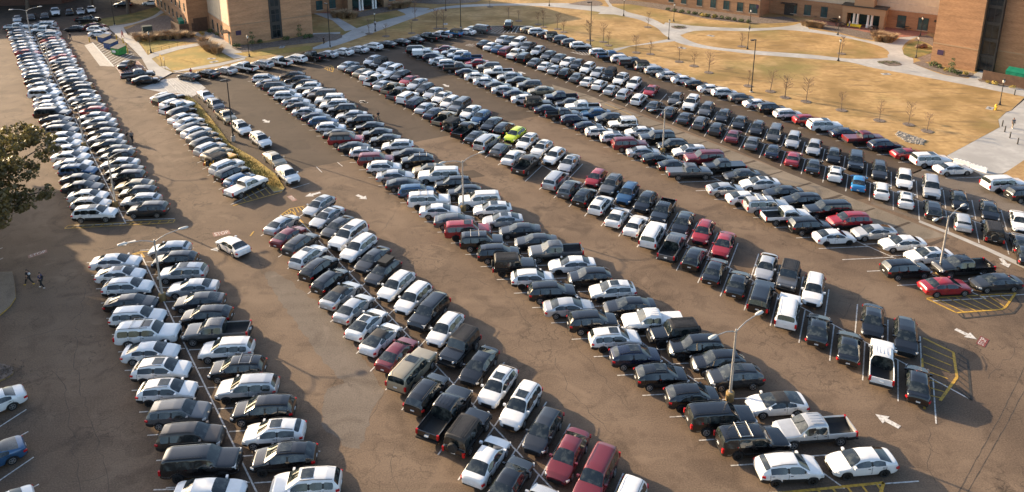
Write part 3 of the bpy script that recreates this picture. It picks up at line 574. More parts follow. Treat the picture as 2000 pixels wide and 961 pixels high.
# forward is +X.  top: roof line; belt: shoulder line; glass: x ranges of windscreen / rear window; side: x ranges of side windows
SPEC = {
 'sedan': dict(L=4.85, W=1.84, sill=.24, r=.335, xf=1.48, xr=-1.36, top=[(-2.42, .80), (-2.3, 1.02), (-1.75, 1.08), (-1.05, 1.385), (-.2, 1.45), (.35, 1.41), (1.25, .99), (2.1, .84), (2.42, .62)], belt=[(-2.42, .70), (-2.2, .93), (-1.5, .98), (1.0, .92), (1.3, .93), (2.1, .76), (2.42, .52)], ws=(.35, 1.22), rw=(-1.72, -1.05), cabin=(-1.75, 1.25), side=[(-1.42, -.42), (-.34, .95)], wt=.70, wf=.27, wr=.17),
 'coupe': dict(L=4.65, W=1.86, sill=.22, r=.345, xf=1.45, xr=-1.32, top=[(-2.32, .80), (-2.2, 1.03), (-1.95, 1.06), (-.75, 1.33), (-.1, 1.375), (.3, 1.34), (1.2, .98), (2.0, .82), (2.32, .60)], belt=[(-2.32, .70), (-2.1, .95), (-1.4, 1.0), (1.0, .92), (1.3, .93), (2.0, .75), (2.32, .50)], ws=(.30, 1.16), rw=(-1.85, -.75), cabin=(-1.9, 1.2), side=[(-1.25, -.5), (-.42, .9)], wt=.67, wf=.26, wr=.2),
 'hatchback': dict(L=4.35, W=1.79, sill=.24, r=.325, xf=1.38, xr=-1.24, top=[(-2.17, .85), (-2.08, 1.05), (-1.6, 1.40), (-.5, 1.49), (.3, 1.46), (1.2, 1.02), (1.9, .86), (2.17, .64)], belt=[(-2.17, .75), (-2.0, .98), (-1.3, 1.0), (1.0, .94), (1.25, .95), (1.9, .78), (2.17, .54)], ws=(.30, 1.17), rw=(-2.03, -1.62), cabin=(-2.05, 1.2), side=[(-1.62, -.42), (-.34, .92)], wt=.71, wf=.27, wr=.17),
 'SUV': dict(L=4.65, W=1.87, sill=.30, r=.37, xf=1.42, xr=-1.28, top=[(-2.32, .98), (-2.25, 1.18), (-1.95, 1.57), (-1.4, 1.67), (-.2, 1.70), (.4, 1.66), (1.2, 1.16), (2.05, 1.02), (2.32, .72)], belt=[(-2.32, .85), (-2.2, 1.06), (-1.3, 1.10), (1.0, 1.06), (1.25, 1.06), (2.05, .92), (2.32, .62)], ws=(.42, 1.17), rw=(-2.22, -1.95), cabin=(-2.22, 1.2), side=[(-1.92, -1.3), (-1.22, -.34), (-.26, .9)], wt=.72, wf=.22, wr=.14),
 'large SUV': dict(L=4.95, W=1.95, sill=.36, r=.40, xf=1.52, xr=-1.36, top=[(-2.47, 1.05), (-2.44, 1.25), (-2.25, 1.72), (-1.9, 1.82), (0, 1.84), (.5, 1.80), (1.18, 1.22), (2.25, 1.14), (2.47, .85)], belt=[(-2.47, .95), (-2.4, 1.14), (-1.3, 1.17), (1.0, 1.14), (1.25, 1.14), (2.25, 1.04), (2.47, .74)], ws=(.5, 1.15), rw=(-2.42, -2.25), cabin=(-2.42, 1.18), side=[(-2.12, -1.32), (-1.24, -.34), (-.26, .85)], wt=.78, wf=.12, wr=.08),
 'minivan': dict(L=5.05, W=1.97, sill=.26, r=.345, xf=1.56, xr=-1.40, top=[(-2.52, .95), (-2.45, 1.2), (-2.2, 1.62), (-1.8, 1.72), (.2, 1.74), (.75, 1.68), (1.75, 1.10), (2.3, .92), (2.52, .66)], belt=[(-2.52, .85), (-2.4, 1.06), (-1.3, 1.08), (1.3, 1.0), (1.8, 1.02), (2.3, .84), (2.52, .56)], ws=(.78, 1.70), rw=(-2.42, -2.2), cabin=(-2.42, 1.75), side=[(-2.1, -1.2), (-1.12, -.1), (-.02, 1.35)], wt=.75, wf=.22, wr=.1),
 'off-roader': dict(L=4.35, W=1.86, sill=.46, r=.41, xf=1.35, xr=-1.25, top=[(-2.0, 1.0), (-1.98, 1.2), (-1.96, 1.80), (-1.85, 1.85), (.2, 1.86), (.42, 1.82), (.78, 1.17), (1.95, 1.10), (2.05, .95)], belt=[(-2.0, .9), (-1.95, 1.12), (.7, 1.12), (.8, 1.12), (1.95, 1.05), (2.05, .85)], ws=(.42, .76), rw=(-1.985, -1.965), cabin=(-1.98, .78), side=[(-1.80, -1.1), (-1.0, -.3), (-.2, .5)], wt=.86, wf=.05, wr=.03),
 'pickup truck': dict(L=5.65, W=1.96, sill=.42, r=.41, xf=1.85, xr=-1.65, top=[(-2.82, 1.16), (-.72, 1.16), (-.70, 1.72), (-.5, 1.83), (.35, 1.86), (.75, 1.80), (1.42, 1.26), (2.55, 1.17), (2.82, .86)], belt=[(-2.82, 1.15), (-.8, 1.15), (1.2, 1.18), (1.45, 1.18), (2.55, 1.07), (2.82, .74)], ws=(.77, 1.40), rw=(-.71, -.70), cabin=(-.71, 1.42), side=[(-.58, .12), (.20, 1.12)], wt=.78, wf=.13, wr=.03, bed=(-2.78, -.74)),
}
import copy as _cp
SPEC['sedan*'] = dict(_cp.deepcopy(SPEC['sedan']), L=4.62, W=1.80, xf=1.40, xr=-1.28, top=[(-2.31, .84), (-2.2, 1.06), (-1.85, 1.09), (-.95, 1.39), (-.1, 1.44), (.4, 1.40), (1.2, .99), (2.0, .84), (2.31, .60)], belt=[(-2.31, .74), (-2.1, .96), (-1.4, 1.0), (1.0, .93), (1.25, .93), (2.0, .76), (2.31, .50)], ws=(.4, 1.17), rw=(-1.80, -.95), cabin=(-1.84, 1.2), side=[(-1.3, -.36), (-.28, .92)])
SPEC['SUV*'] = dict(_cp.deepcopy(SPEC['SUV']), L=4.45, W=1.84, r=.36, xf=1.36, xr=-1.22, top=[(-2.22, .96), (-2.14, 1.2), (-1.55, 1.54), (-.9, 1.63), (-.1, 1.64), (.4, 1.60), (1.2, 1.12), (1.98, .98), (2.22, .70)], belt=[(-2.22, .84), (-2.08, 1.1), (-1.3, 1.12), (1.0, 1.03), (1.22, 1.03), (1.98, .88), (2.22, .60)], ws=(.42, 1.17), rw=(-2.08, -1.58), cabin=(-2.1, 1.2), side=[(-1.6, -.4), (-.32, .9)], wt=.70)
SPEC['large SUV*'] = dict(_cp.deepcopy(SPEC['large SUV']), L=5.25, W=1.99, xf=1.62, xr=-1.42, top=[(-2.62, 1.05), (-2.58, 1.25), (-2.42, 1.76), (-2.1, 1.86), (.1, 1.88), (.55, 1.84), (1.2, 1.28), (2.4, 1.18), (2.62, .9)], belt=[(-2.62, .95), (-2.55, 1.15), (-1.3, 1.18), (1.0, 1.16), (1.3, 1.17), (2.4, 1.08), (2.62, .8)], ws=(.55, 1.17), rw=(-2.56, -2.42), cabin=(-2.56, 1.2), side=[(-2.3, -1.4), (-1.32, -.36), (-.28, .88)])
SPEC['pickup truck*'] = dict(_cp.deepcopy(SPEC['pickup truck']), L=5.3, W=1.9, xf=1.72, xr=-1.52, top=[(-2.65, 1.1), (-.52, 1.1), (-.50, 1.62), (-.3, 1.74), (.4, 1.77), (.75, 1.71), (1.35, 1.2), (2.4, 1.1), (2.65, .8)], belt=[(-2.65, 1.09), (-.6, 1.09), (1.15, 1.12), (1.38, 1.12), (2.4, 1.0), (2.65, .7)], ws=(.77, 1.33), rw=(-.51, -.50), cabin=(-.51, 1.35), side=[(-.38, .16), (.24, 1.1)], bed=(-2.61, -.54), r=.38)
def car_rings(sp):
    L, W, r = sp['L'], sp['W'], sp['r']
    xs = {-L / 2, -L / 2 + .05, -L / 2 + .14, -L / 2 + .3, L / 2 - .02, L / 2 - .07, L / 2 - .17, L / 2 - .34, L / 2 - .6}
    ra = r + .085
    for xw in (sp['xf'], sp['xr']):
        for k in range(9): xs.add(round(xw + ra * math.cos(math.pi * k / 8), 4))
        xs.add(xw + ra + .015); xs.add(xw - ra - .015)
    for p in sp['top']: xs.add(p[0])
    for a, b in [sp['ws'], sp['rw']] + sp['side']: xs.update((a, b))
    xs.update((sp['cabin'][0], sp['cabin'][1]))
    if 'bed' in sp: xs.update((sp['bed'][0], sp['bed'][0] - .012, sp['bed'][1], sp['bed'][1] + .012))
    xs = sorted(x for x in xs if -L / 2 <= x <= L / 2)
    out = [xs[0]]
    for x in xs[1:]:
        if x - out[-1] > .009: out.append(x)
    rings = []
    for x in out:
        ef = max(0, (x - (L / 2 - .75)) / .75); er = max(0, (-(x) - (L / 2 - .6)) / .6)
        w = W / 2 * (1 - sp['wf'] * ef ** 2.6 - sp['wr'] * er ** 2.6)
        zs = sp['sill'] + .10 * ef ** 3 + .14 * er ** 3
        zl = zs
        for xw in (sp['xf'], sp['xr']):
            d = abs(x - xw)
            if d <= ra + .002: zl = max(zl, r + math.sqrt(max(0, ra * ra - d * d)))
        zt = interp(x, sp['top']); zb = min(interp(x, sp['belt']), zt - .015)
        cab = sp['cabin'][0] - .001 <= x <= sp['cabin'][1] + .001
        rise = max(0, zt - zb)
        full = max(0.0, min(1.0, rise / .42))
        wt = w * (.90 - (.90 - sp['wt']) * full)
        zl = min(zl, zb - .12)
        zm = max(zs + (zb - zs) * .5, zl + .05)
        bed = 'bed' in sp and sp['bed'][0] - .003 <= x <= sp['bed'][1] + .003
        base = [(0, max(zs - .03, .18)), (w * .80, max(zs - .03, .18)), (w * .955, zl), (w, zm), (w * .975, zb)]
        if bed: top = [(w * .955, zb + .01), (w * .86, zb + .005), (w * .83, zb - .50), (0, zb - .50)]
        else: top = [(w * .965 * (1 - full) + (w * .975 * .25 + wt * .75) * full if not cab else (w * .975 * .12 + wt * .88), zb + rise * (.35 if not cab else .72)), (wt, zt - .035 * full - .012), (wt * .62, zt + .012), (0, zt + .022)]
        if not bed and not cab: top[0] = (w * .955, zb + rise * .4)
        rings.append((x, base + top))
    return rings
def in_rng(x0, x1, rg): return x0 >= rg[0] - .004 and x1 <= rg[1] + .004
def rounded(mb):
    me = bpy.data.meshes.new('loft'); me.from_pydata(mb.v, [], mb.f)
    for p, mi in zip(me.polygons, mb.m): p.material_index = mi
    for k in range(9): me.materials.append(M['trim'])
    bm = bmesh.new(); bm.from_mesh(me); bmesh.ops.remove_doubles(bm, verts=bm.verts, dist=1e-4); bmesh.ops.recalc_face_normals(bm, faces=bm.faces); bm.to_mesh(me); bm.free()
    o = bpy.data.objects.new('loft', me); COL.objects.link(o); md = o.modifiers.new('s', 'SUBSURF'); md.levels = 1
    bpy.context.view_layer.update()
    ev = bpy.data.meshes.new_from_object(o.evaluated_get(bpy.context.evaluated_depsgraph_get()))
    out = MB(); out.v = [tuple(v.co) for v in ev.vertices]; out.f = [tuple(p.vertices) for p in ev.polygons]; out.m = [p.material_index for p in ev.polygons]
    bpy.data.objects.remove(o); bpy.data.meshes.remove(ev); return out
CARMATS = ['paint', 'trim', 'roof', 'glass', 'tyre', 'head', 'tail', 'rim', 'plate']
def build_body(typ):
    """body faces and window faces of one kind of vehicle, as two builders (material numbers as CARMATS)"""
    sp = SPEC[typ]; rings = car_rings(sp); full_typ, typ = typ, typ.rstrip('*'); body, win = MB(), MB()
    n = len(rings[0][1])
    def pt(i, j, s): x, rg = rings[i]; return (x, s * rg[j][0], rg[j][1])
    for i in range(len(rings) - 1):
        x0, x1 = rings[i][0], rings[i + 1][0]
        for j in range(n - 1):
            mi, tgt = 0, body
            cabin = in_rng(x0, x1, sp['cabin'])
            if j <= 1: mi = 1
            if j == 2 and typ in ('SUV', 'off-roader', 'pickup truck', 'large SUV') and rings[i][1][2][1] < sp['sill'] + .2: mi = 1 if typ != 'large SUV' else 0
            if cabin and j in (4, 5) and not ('bed' in sp and x1 <= sp['bed'][1] + .02):
                if j == 4 or typ in ('x',):
                    if any(in_rng(x0, x1, g) for g in sp['side']): tgt, mi = win, 3
                if mi == 0: mi = 1 if j == 4 and any(abs((x0 + x1) / 2 - (sp['side'][k][1] + sp['side'][k + 1][0]) / 2) < .06 for k in range(len(sp['side']) - 1)) else 0
            if j in (6, 7) and not ('bed' in sp and x1 <= sp['bed'][1] + .003):
                if in_rng(x0, x1, sp['ws']): tgt, mi = win, 3
                elif in_rng(x0, x1, sp['rw']) or ('bed' in sp and x0 >= sp['bed'][1] - .02 and x1 <= sp['cabin'][0] + .02): tgt, mi = win, 3
                elif cabin: mi = 2
            elif 'bed' in sp and x1 <= sp['bed'][1] + .003 and j >= 6: mi = 1
            if j == 5 and cabin and mi == 0 and sp['ws'][0] - .05 > x0 > sp['rw'][1] - .05: mi = 2
            for s in (1, -1):
                q = [pt(i, j, s), pt(i + 1, j, s), pt(i + 1, j + 1, s), pt(i, j + 1, s)]
                tgt.quad(q if s > 0 else q[::-1], mi)
    for i, rev in ((0, False), (len(rings) - 1, True)):
        for s in (1, -1):
            q = [pt(i, j, s) for j in range(n)]
            body.quad(q if (s > 0) != rev else q[::-1], 0)
    body, win = rounded(body), rounded(win)
    L, W = sp['L'], sp['W']; f = L / 2; rg = dict((round(x, 3), g) for x, g in rings)
    zb = interp(f - .1, sp['belt']); zr = interp(-f + .12, sp['belt'])
    # grille, lower bumpers, number plate recess, mirrors, door handles
    body.box(f - .10, f + .012, -W * .24, W * .24, sp['sill'] + .14, zb - .04, 1)
    body.box(f - .16, f + .004, -W * .33, W * .33, sp['sill'] + .02, sp['sill'] + .14, 1)
    body.box(-f - .004, -f + .16, -W * .38, W * .38, sp['sill'] + .12, sp['sill'] + .22, 1)
    xm = sp['side'][-1][1] + (.05 if typ != 'off-roader' else .1); zm = interp(xm, sp['belt']) + .06
    for s in (1, -1):
        ya, yb = sorted((s * (W / 2 - .06), s * (W / 2 + .15)))
        body.box(xm - .12, xm + .04, ya, yb, zm - .02, zm + .13, 0)
        for g in sp['side'][-2:]:
            xh = g[0] + .16; ya, yb = sorted((s * (W / 2 - .03), s * (W / 2 + .012)))
            body.box(xh - .09, xh + .09, ya, yb, interp(xh, sp['belt']) - .15, interp(xh, sp['belt']) - .12, 1)
        for g in sp['side'][-2:]:                               # shut lines
            ya, yb = sorted((s * (W / 2 - .05), s * (W / 2 + .003)))
            body.box(g[0] - .048, g[0] - .034, ya, yb, sp['sill'] + .16, interp(g[0], sp['belt']) - .06, 1)
    if typ in ('SUV', 'large SUV', 'minivan'):
        wt = sp['W'] / 2 * sp['wt']
        for s in (1, -1): body.tube([(sp['rw'][1] + .1, s * wt * .93, interp(-1.6, sp['top']) + .03), (-.6, s * wt * .95, interp(-.6, sp['top']) + .05), (.25, s * wt * .93, interp(.25, sp['top']) + .03)], .022, 5, 1)
    if typ == 'off-roader':
        for s in (1, -1):
            for xw in (sp['xf'], sp['xr']):
                ya, yb = sorted((s * W * .42, s * (W / 2 + .10)))
                body.box(xw - .56, xw + .56, ya, yb, .93, .99, 1); body.box(xw - .6, xw - .5, ya, yb, .7, .96, 1); body.box(xw + .5, xw + .6, ya, yb, .7, .96, 1)
        body.box(f - .05, f + .18, -W * .45, W * .45, .52, .70, 1)
        for k in range(9): body.box(-1.75, .2, -W * .36 + k * W * .09 - .03, -W * .36 + k * W * .09 + .03, 1.855, 1.885, 2)
    if typ == 'pickup truck':
        x0, x1 = sp['bed']
        body.box(-f - .02, -f + .05, -W * .44, W * .44, .66, 1.15, 0); body.box(-f - .14, -f + .02, -W * .46, W * .46, .50, .64, 1)
        for k in range(5): body.box(-.45, .45, -W * .28 + k * W * .14 - .02, -W * .28 + k * W * .14 + .02, interp(0, sp['top']) + .01, interp(0, sp['top']) + .03, 2)
    return body, win
def lights(typ, front):
    sp = SPEC[typ]; typ = typ.rstrip('*'); f = sp['L'] / 2; W = sp['W']; b = []
    for s in (1, -1):
        m = MB()
        if front:
            if typ == 'off-roader': m.lathe([(0, .05), (.085, .045), (.1, 0), (.1, -.05)], (0, 0, 0), 12); Mx = Matrix.Translation((f - .01, s * W * .31, .92)) @ Matrix.Rotation(R(90), 4, 'Y')
            else:
                big = typ in ('pickup truck', 'large SUV')
                m.box(-.20, .06, -.19, .19, -.065 - .04 * big, .065 + .05 * big)
                Mx = Matrix.Translation((f - .20 - .02 * (not big), s * W * .365, interp(f - .22, sp['belt']) - .075)) @ Matrix.Rotation(s * R(-28 if not big else -10), 4, 'Z')
        else:
            if typ in ('pickup truck', 'large SUV', 'minivan', 'off-roader'): m.box(-.04, .10, -.085, .085, -.19, .19); Mx = Matrix.Translation((-f + .005, s * W * .445, interp(-f + .1, sp['belt']) - .17))
            else: m.box(-.05, .20, -.20, .20, -.07, .07); Mx = Matrix.Translation((-f + .12, s * W * .375, interp(-f + .12, sp['belt']) - .11)) @ Matrix.Rotation(s * R(22), 4, 'Z')
        m.v = [tuple(Mx @ Vector(q)) for q in m.v]
        b.append(m)
    return b
def wheel_b(typ):
    r = SPEC[typ]['r']; w = .22 if typ.rstrip('*') not in ('off-roader', 'pickup truck') else .27
    t = MB(); t.lathe([(r * .64, -w / 2 + .02), (r * .9, -w / 2), (r, -w / 2 + .05), (r, w / 2 - .05), (r * .9, w / 2), (r * .64, w / 2 - .02)], k=20, axis='Y'); t.lathe([(r * .64, -w / 2 + .03), (0.001, -w / 2 + .03)], k=12, axis='Y')
    m = MB(); m.lathe([(r * .66, 0), (r * .64, .012), (r * .56, .012), (r * .55, -.03)], k=20, axis='Y'); m.lathe([(r * .2, -.005), (r * .16, .015), (.001, .018)], k=10, axis='Y')
    for k in range(5):
        a = 2 * math.pi * k / 5; Mx = Matrix.Rotation(a, 4, 'Y')
        m.box(r * .1, r * .58, -.025, .008, -r * .085, r * .085, 0, Mx)
    return t, m
def join_mb(dst, src, mi=None, off=None):
    n = len(dst.v)
    dst.v += [tuple(Vector(q) + Vector(off)) if off else q for q in src.v]
    dst.f += [tuple(n + i for i in f) for f in src.f]; dst.m += src.m if mi is None else [mi] * len(src.f)
MESH = {}
PROTO_MATS = {'paint': PAINT['W'], 'trim': M['trim'], 'roof': PAINT['W'], 'glass': M['glass'], 'tyre': M['tyre'], 'head': M['head'], 'tail': M['tail'], 'rim': M['rim'], 'plate': M['plate']}
def add_mats(me):
    for k in CARMATS: me.materials.append(PROTO_MATS[k])
for typ, sp in SPEC.items():
    body, win = build_body(typ); t, rim = wheel_b(typ); hl, tl = lights(typ, 1), lights(typ, 0)
    ME = {}
    ME['body'] = body.mesh(typ.rstrip('*') + '_body', 32); ME['windows'] = win.mesh(typ + '_windows', 40)
    ME['wheel'] = t.mesh(typ + '_wheel', 40); ME['rim'] = rim.mesh(typ + '_rim', 30)
    ME['headlight'] = [m.mesh('headlight', 40) for m in hl]; ME['taillight'] = [m.mesh('taillight', 40) for m in tl]
    mid, far = MB(), MB()
    join_mb(mid, body)
    for m in hl: join_mb(mid, m, 5)
    for m in tl: join_mb(mid, m, 6)
    join_mb(far, mid); join_mb(far, win)
    for xw in (sp['xf'], sp['xr']):
        for s in (1, -1):
            tt = MB(); join_mb(tt, t, 4)
            rr_ = MB(); join_mb(rr_, rim, 7); rr_.v = [(q[0], q[1] * s, q[2]) for q in rr_.v]
            y = s * (sp['W'] / 2 - .12)
            join_mb(far, tt, 4, (xw, y, sp['r'])); join_mb(far, rr_, 7, (xw, y + s * .10, sp['r']))
    ME['mid'] = mid.mesh(typ + '_body_mid', 32); ME['far'] = far.mesh(typ + '_whole', 32)
    for k, me in ME.items():
        for q in (me if isinstance(me, list) else [me]): add_mats(q)
    for p in ME['windows'].polygons: p.material_index = 3
    for p in ME['wheel'].polygons: p.material_index = 4
    for p in ME['rim'].polygons: p.material_index = 7
    for q in ME['headlight']:
        for p in q.polygons: p.material_index = 5
    for q in ME['taillight']:
        for p in q.polygons: p.material_index = 6
    MESH[typ] = ME
def small_part(nm, mb, mi, smooth=35):
    me = mb.mesh(nm, smooth); add_mats(me)
    for p in me.polygons: p.material_index = mi
    return me
EXTRA = {}
for typ, sp in SPEC.items():
    zt = lambda x: interp(x, sp['top'])
    wt = sp['W'] / 2 * sp['wt']; x0, x1 = sp['ws'][0] - 1.0, sp['ws'][0] - .18
    m = MB(); pts = [x0, (x0 + x1) / 2, x1]
    for a, c in zip(pts, pts[1:]): m.quad([(a, -wt * .62, zt(a) + .027), (c, -wt * .62, zt(c) + .027), (c, wt * .62, zt(c) + .027), (a, wt * .62, zt(a) + .027)])
    EXTRA[typ, 'sunroof'] = small_part('sunroof', m, 3)
    m = MB()
    for x in (-1.25, -.35): m.tube([(x, -wt * .98, zt(x) + .10), (x, wt * .98, zt(x) + .10)], .03, 6); m.box(x - .03, x + .03, -wt * .95, -wt * .85, zt(x) - .02, zt(x) + .1); m.box(x - .03, x + .03, wt * .85, wt * .95, zt(x) - .02, zt(x) + .1)
    for s_ in (1, -1): m.tube([(-1.3, s_ * wt * .9, zt(-1.25) + .09), (-.3, s_ * wt * .9, zt(-.35) + .09)], .02, 5)
    EXTRA[typ, 'roof_rack'] = small_part('roof_rack', m, 7)
    m = MB(); m.box(-1.35, .25, -wt * .8, wt * .8, zt(-.5) + .06, zt(-.5) + .40); EXTRA[typ, 'cargo_box'] = small_part('cargo_box', m, 1)
    zp = interp(-sp['L'] / 2 + .1, sp['belt']) - .24
    m = MB(); m.box(-sp['L'] / 2 - (.03 if typ.rstrip('*') != 'pickup truck' else .16), -sp['L'] / 2 + .05, -.16, .16, zp - .05, zp + .05); EXTRA[typ, 'licence_plate'] = small_part('licence_plate', m, 8)
for typ in ('pickup truck', 'pickup truck*'):
    sp = SPEC[typ]; zr_ = sp['top'][0][1]
    m = MB(); m.box(sp['bed'][0] - .02, sp['bed'][1], -sp['W'] * .43, sp['W'] * .43, zr_ - .02, zr_ + .025); EXTRA[typ, 'bed_cover'] = small_part('bed_cover', m, 0)
    m = MB(); m.box(sp['bed'][0] - .02, sp['bed'][1] - .03, -sp['W'] * .43, sp['W'] * .43, zr_ - .01, zr_ + .56); EXTRA[typ, 'camper_shell'] = small_part('camper_shell', m, 0)
m = MB(); m.lathe([(.18, -.11), (.34, -.12), (.38, -.07), (.38, .07), (.34, .12), (.18, .11)], k=18); m.lathe([(.2, .1), (.001, .1)], k=12)
m.v = [tuple(Matrix.Translation((-2.13, .06, 1.02)) @ Matrix.Rotation(R(-90), 4, 'Y') @ Vector(q)) for q in m.v]; EXTRA['off-roader', 'spare_wheel'] = small_part('spare_wheel', m, 4)
TYPES = {'s': 'sedan', 'c': 'coupe', 'h': 'hatchback', 'u': 'SUV', 'b': 'large SUV', 'm': 'minivan', 'j': 'off-roader', 'p': 'pickup truck'}
ONAME = {'sedan': 'sedan', 'coupe': 'coupe', 'hatchback': 'hatchback', 'SUV': 'suv', 'large SUV': 'large_suv', 'minivan': 'minivan', 'off-roader': 'off_roader', 'pickup truck': 'pickup_truck'}
def setmat(o, slot, mat):
    s = o.material_slots[CARMATS.index(slot)]; s.link = 'OBJECT'; s.material = mat
CARS = []
PROTO = {}
def proto(typ, tier):
    """one vehicle of each kind and tier, built once with its parts; every other one is copied from it part by part"""
    ME, sp, nm = MESH[typ], SPEC[typ], ONAME[typ.rstrip('*')]; base = typ.rstrip('*')
    if tier == 2:
        return [(link(nm, ME['far'], None), None)]
    root = empty(nm, (0, 0, 0))
    parts = [(root, None)]
    def P(name, me, par=root, loc=None, mirror=False):
        o = bpy.data.objects.new(name, me); COL.objects.link(o); o.parent = par
        if loc: o.location = loc
        if mirror: o.rotation_euler = (0, 0, math.pi)
        parts.append((o, par)); return o
    P('body', ME['body'] if tier == 0 else ME['mid']); P('windows', ME['windows'])
    for xw in (sp['xf'], sp['xr']):
        for s in (1, -1):
            w = P('wheel', ME['wheel'], root, (xw, s * (sp['W'] / 2 - .12), sp['r']), s < 0)
            P('rim', ME['rim'], w, (0, .10, 0))
    if tier == 0:
        for me in ME['headlight']: P('headlight', me)
        for me in ME['taillight']: P('taillight', me)
        P('licence_plate', EXTRA[typ, 'licence_plate'])
    if base == 'off-roader': P('spare_wheel', EXTRA[typ, 'spare_wheel'])
    return parts
SEEN_PROTO = set()
def place_car(code, x, y, ang, row, side, idx):
    col, typ, mods = code[0], TYPES[code[1]], code[2:]
    if 'v' in mods: ang += math.pi
    d = math.hypot(x, y)
    tier = 0 if d < 112 else (1 if d < 158 else 2)
    mt = typ + '*' if typ + '*' in SPEC and random.Random(int(x * 311 + y * 71)).random() < (.5 if typ != 'pickup truck' else (.6 if col in 'STO' else 0)) else typ
    key = (mt, tier)
    if key not in PROTO: PROTO[key] = proto(mt, tier)
    src = PROTO[key]
    if key not in SEEN_PROTO:
        SEEN_PROTO.add(key); objs = [o for o, _ in src]
    else:
        mp, objs = {}, []
        for o, par in src:
            c = o.copy(); COL.objects.link(c)
            if par is not None: c.parent = mp[par]
            mp[o] = c; objs.append(c)
    root = objs[0]
    rs = random.Random(int(x * 131 + y * 17))
    k = rs.uniform(.985, 1.05)
    root.location = (x, y, 0.004); root.rotation_euler = (0, 0, ang + rs.uniform(-.022, .022)); root.scale = (k, rs.uniform(.99, 1.04), k * rs.uniform(.985, 1.015))
    dark = 'k' in mods or typ == 'off-roader' and col not in 'L' and 'w' not in mods
    rimmat = M['darkrim'] if rs.random() < .28 else M['rim']
    for o in objs:
        if o.type != 'MESH': continue
        setmat(o, 'paint', PAINT[col]); setmat(o, 'roof', M['softtop'] if dark else PAINT[col]); setmat(o, 'rim', rimmat)
    ex = {'o': 'sunroof', 'r': 'roof_rack', 'x': 'cargo_box', 't': 'bed_cover', 'q': 'camper_shell'}
    if tier < 2:
        for mo in mods:
            if mo in ex and (mt, ex[mo]) in EXTRA:
                me = EXTRA[mt, ex[mo]]; o = bpy.data.objects.new(ex[mo], me); COL.objects.link(o); o.parent = root
                setmat(o, 'paint', PAINT[col])
    root['category'] = {'large SUV': 'SUV'}.get(typ, typ)
    CARS.append(dict(o=root, col=col, typ=typ, mods=mods, row=row, side=side, idx=idx, tier=tier, x=x, y=y))
    return root
def row_cars(row, side, b0, ang, first, last, codes, anchors=None):
    L = codes.split(); n = len(L)
    an = dict(anchors or {}); an[0] = first; an[n - 1] = last
    ks = [(k, ab_of(*G(*an[k], .75))[0]) for k in sorted(an)]
    a0, a1 = ks[0][1], ks[-1][1]
    pitch = (a1 - a0) / (n - 1); centres = []
    for i, c in enumerate(L):
        a = .75 * interp(i, ks) + .25 * (a0 + pitch * i); centres.append(a)
        if c == '.': continue
        rs = random.Random(i * 7 + int(b0 * 10))
        off = rs.uniform(-.28, .22)
        x, y = AB(a + rs.uniform(-.1, .1), b0)
        x += math.cos(ang) * off; y += math.sin(ang) * off
        place_car(c, x, y, ang, row, side, i)
    print('ROW', row, side, n, 'pitch %.2f' % pitch, [round((q[1] - p[1]) / (q[0] - p[0]), 2) for p, q in zip(ks, ks[1:])])
    return centres, pitch
D1, D2 = R(65), R(5)
rows = {}
def lines(cent, pitch, b0, ang, extend=(0, 0), half=2.86):
    sgn = 1
    n0, n1 = -extend[0], len(cent) + extend[1]
    for i in range(n0, n1 + 1):
        a = cent[0] - pitch / 2 if i <= 0 else (cent[-1] + pitch / 2 if i >= len(cent) else (cent[i - 1] + cent[i]) / 2); x, y = AB(a, b0)
        dx, dy = math.cos(ang) * half, math.sin(ang) * half
        stripe(wl, (x - dx, y - dy), (x + dx, y + dy), .11)
def centre_line(b0, a0, a1, w=.12): stripe(wl, AB(a0, b0), AB(a1, b0), w, .0195)

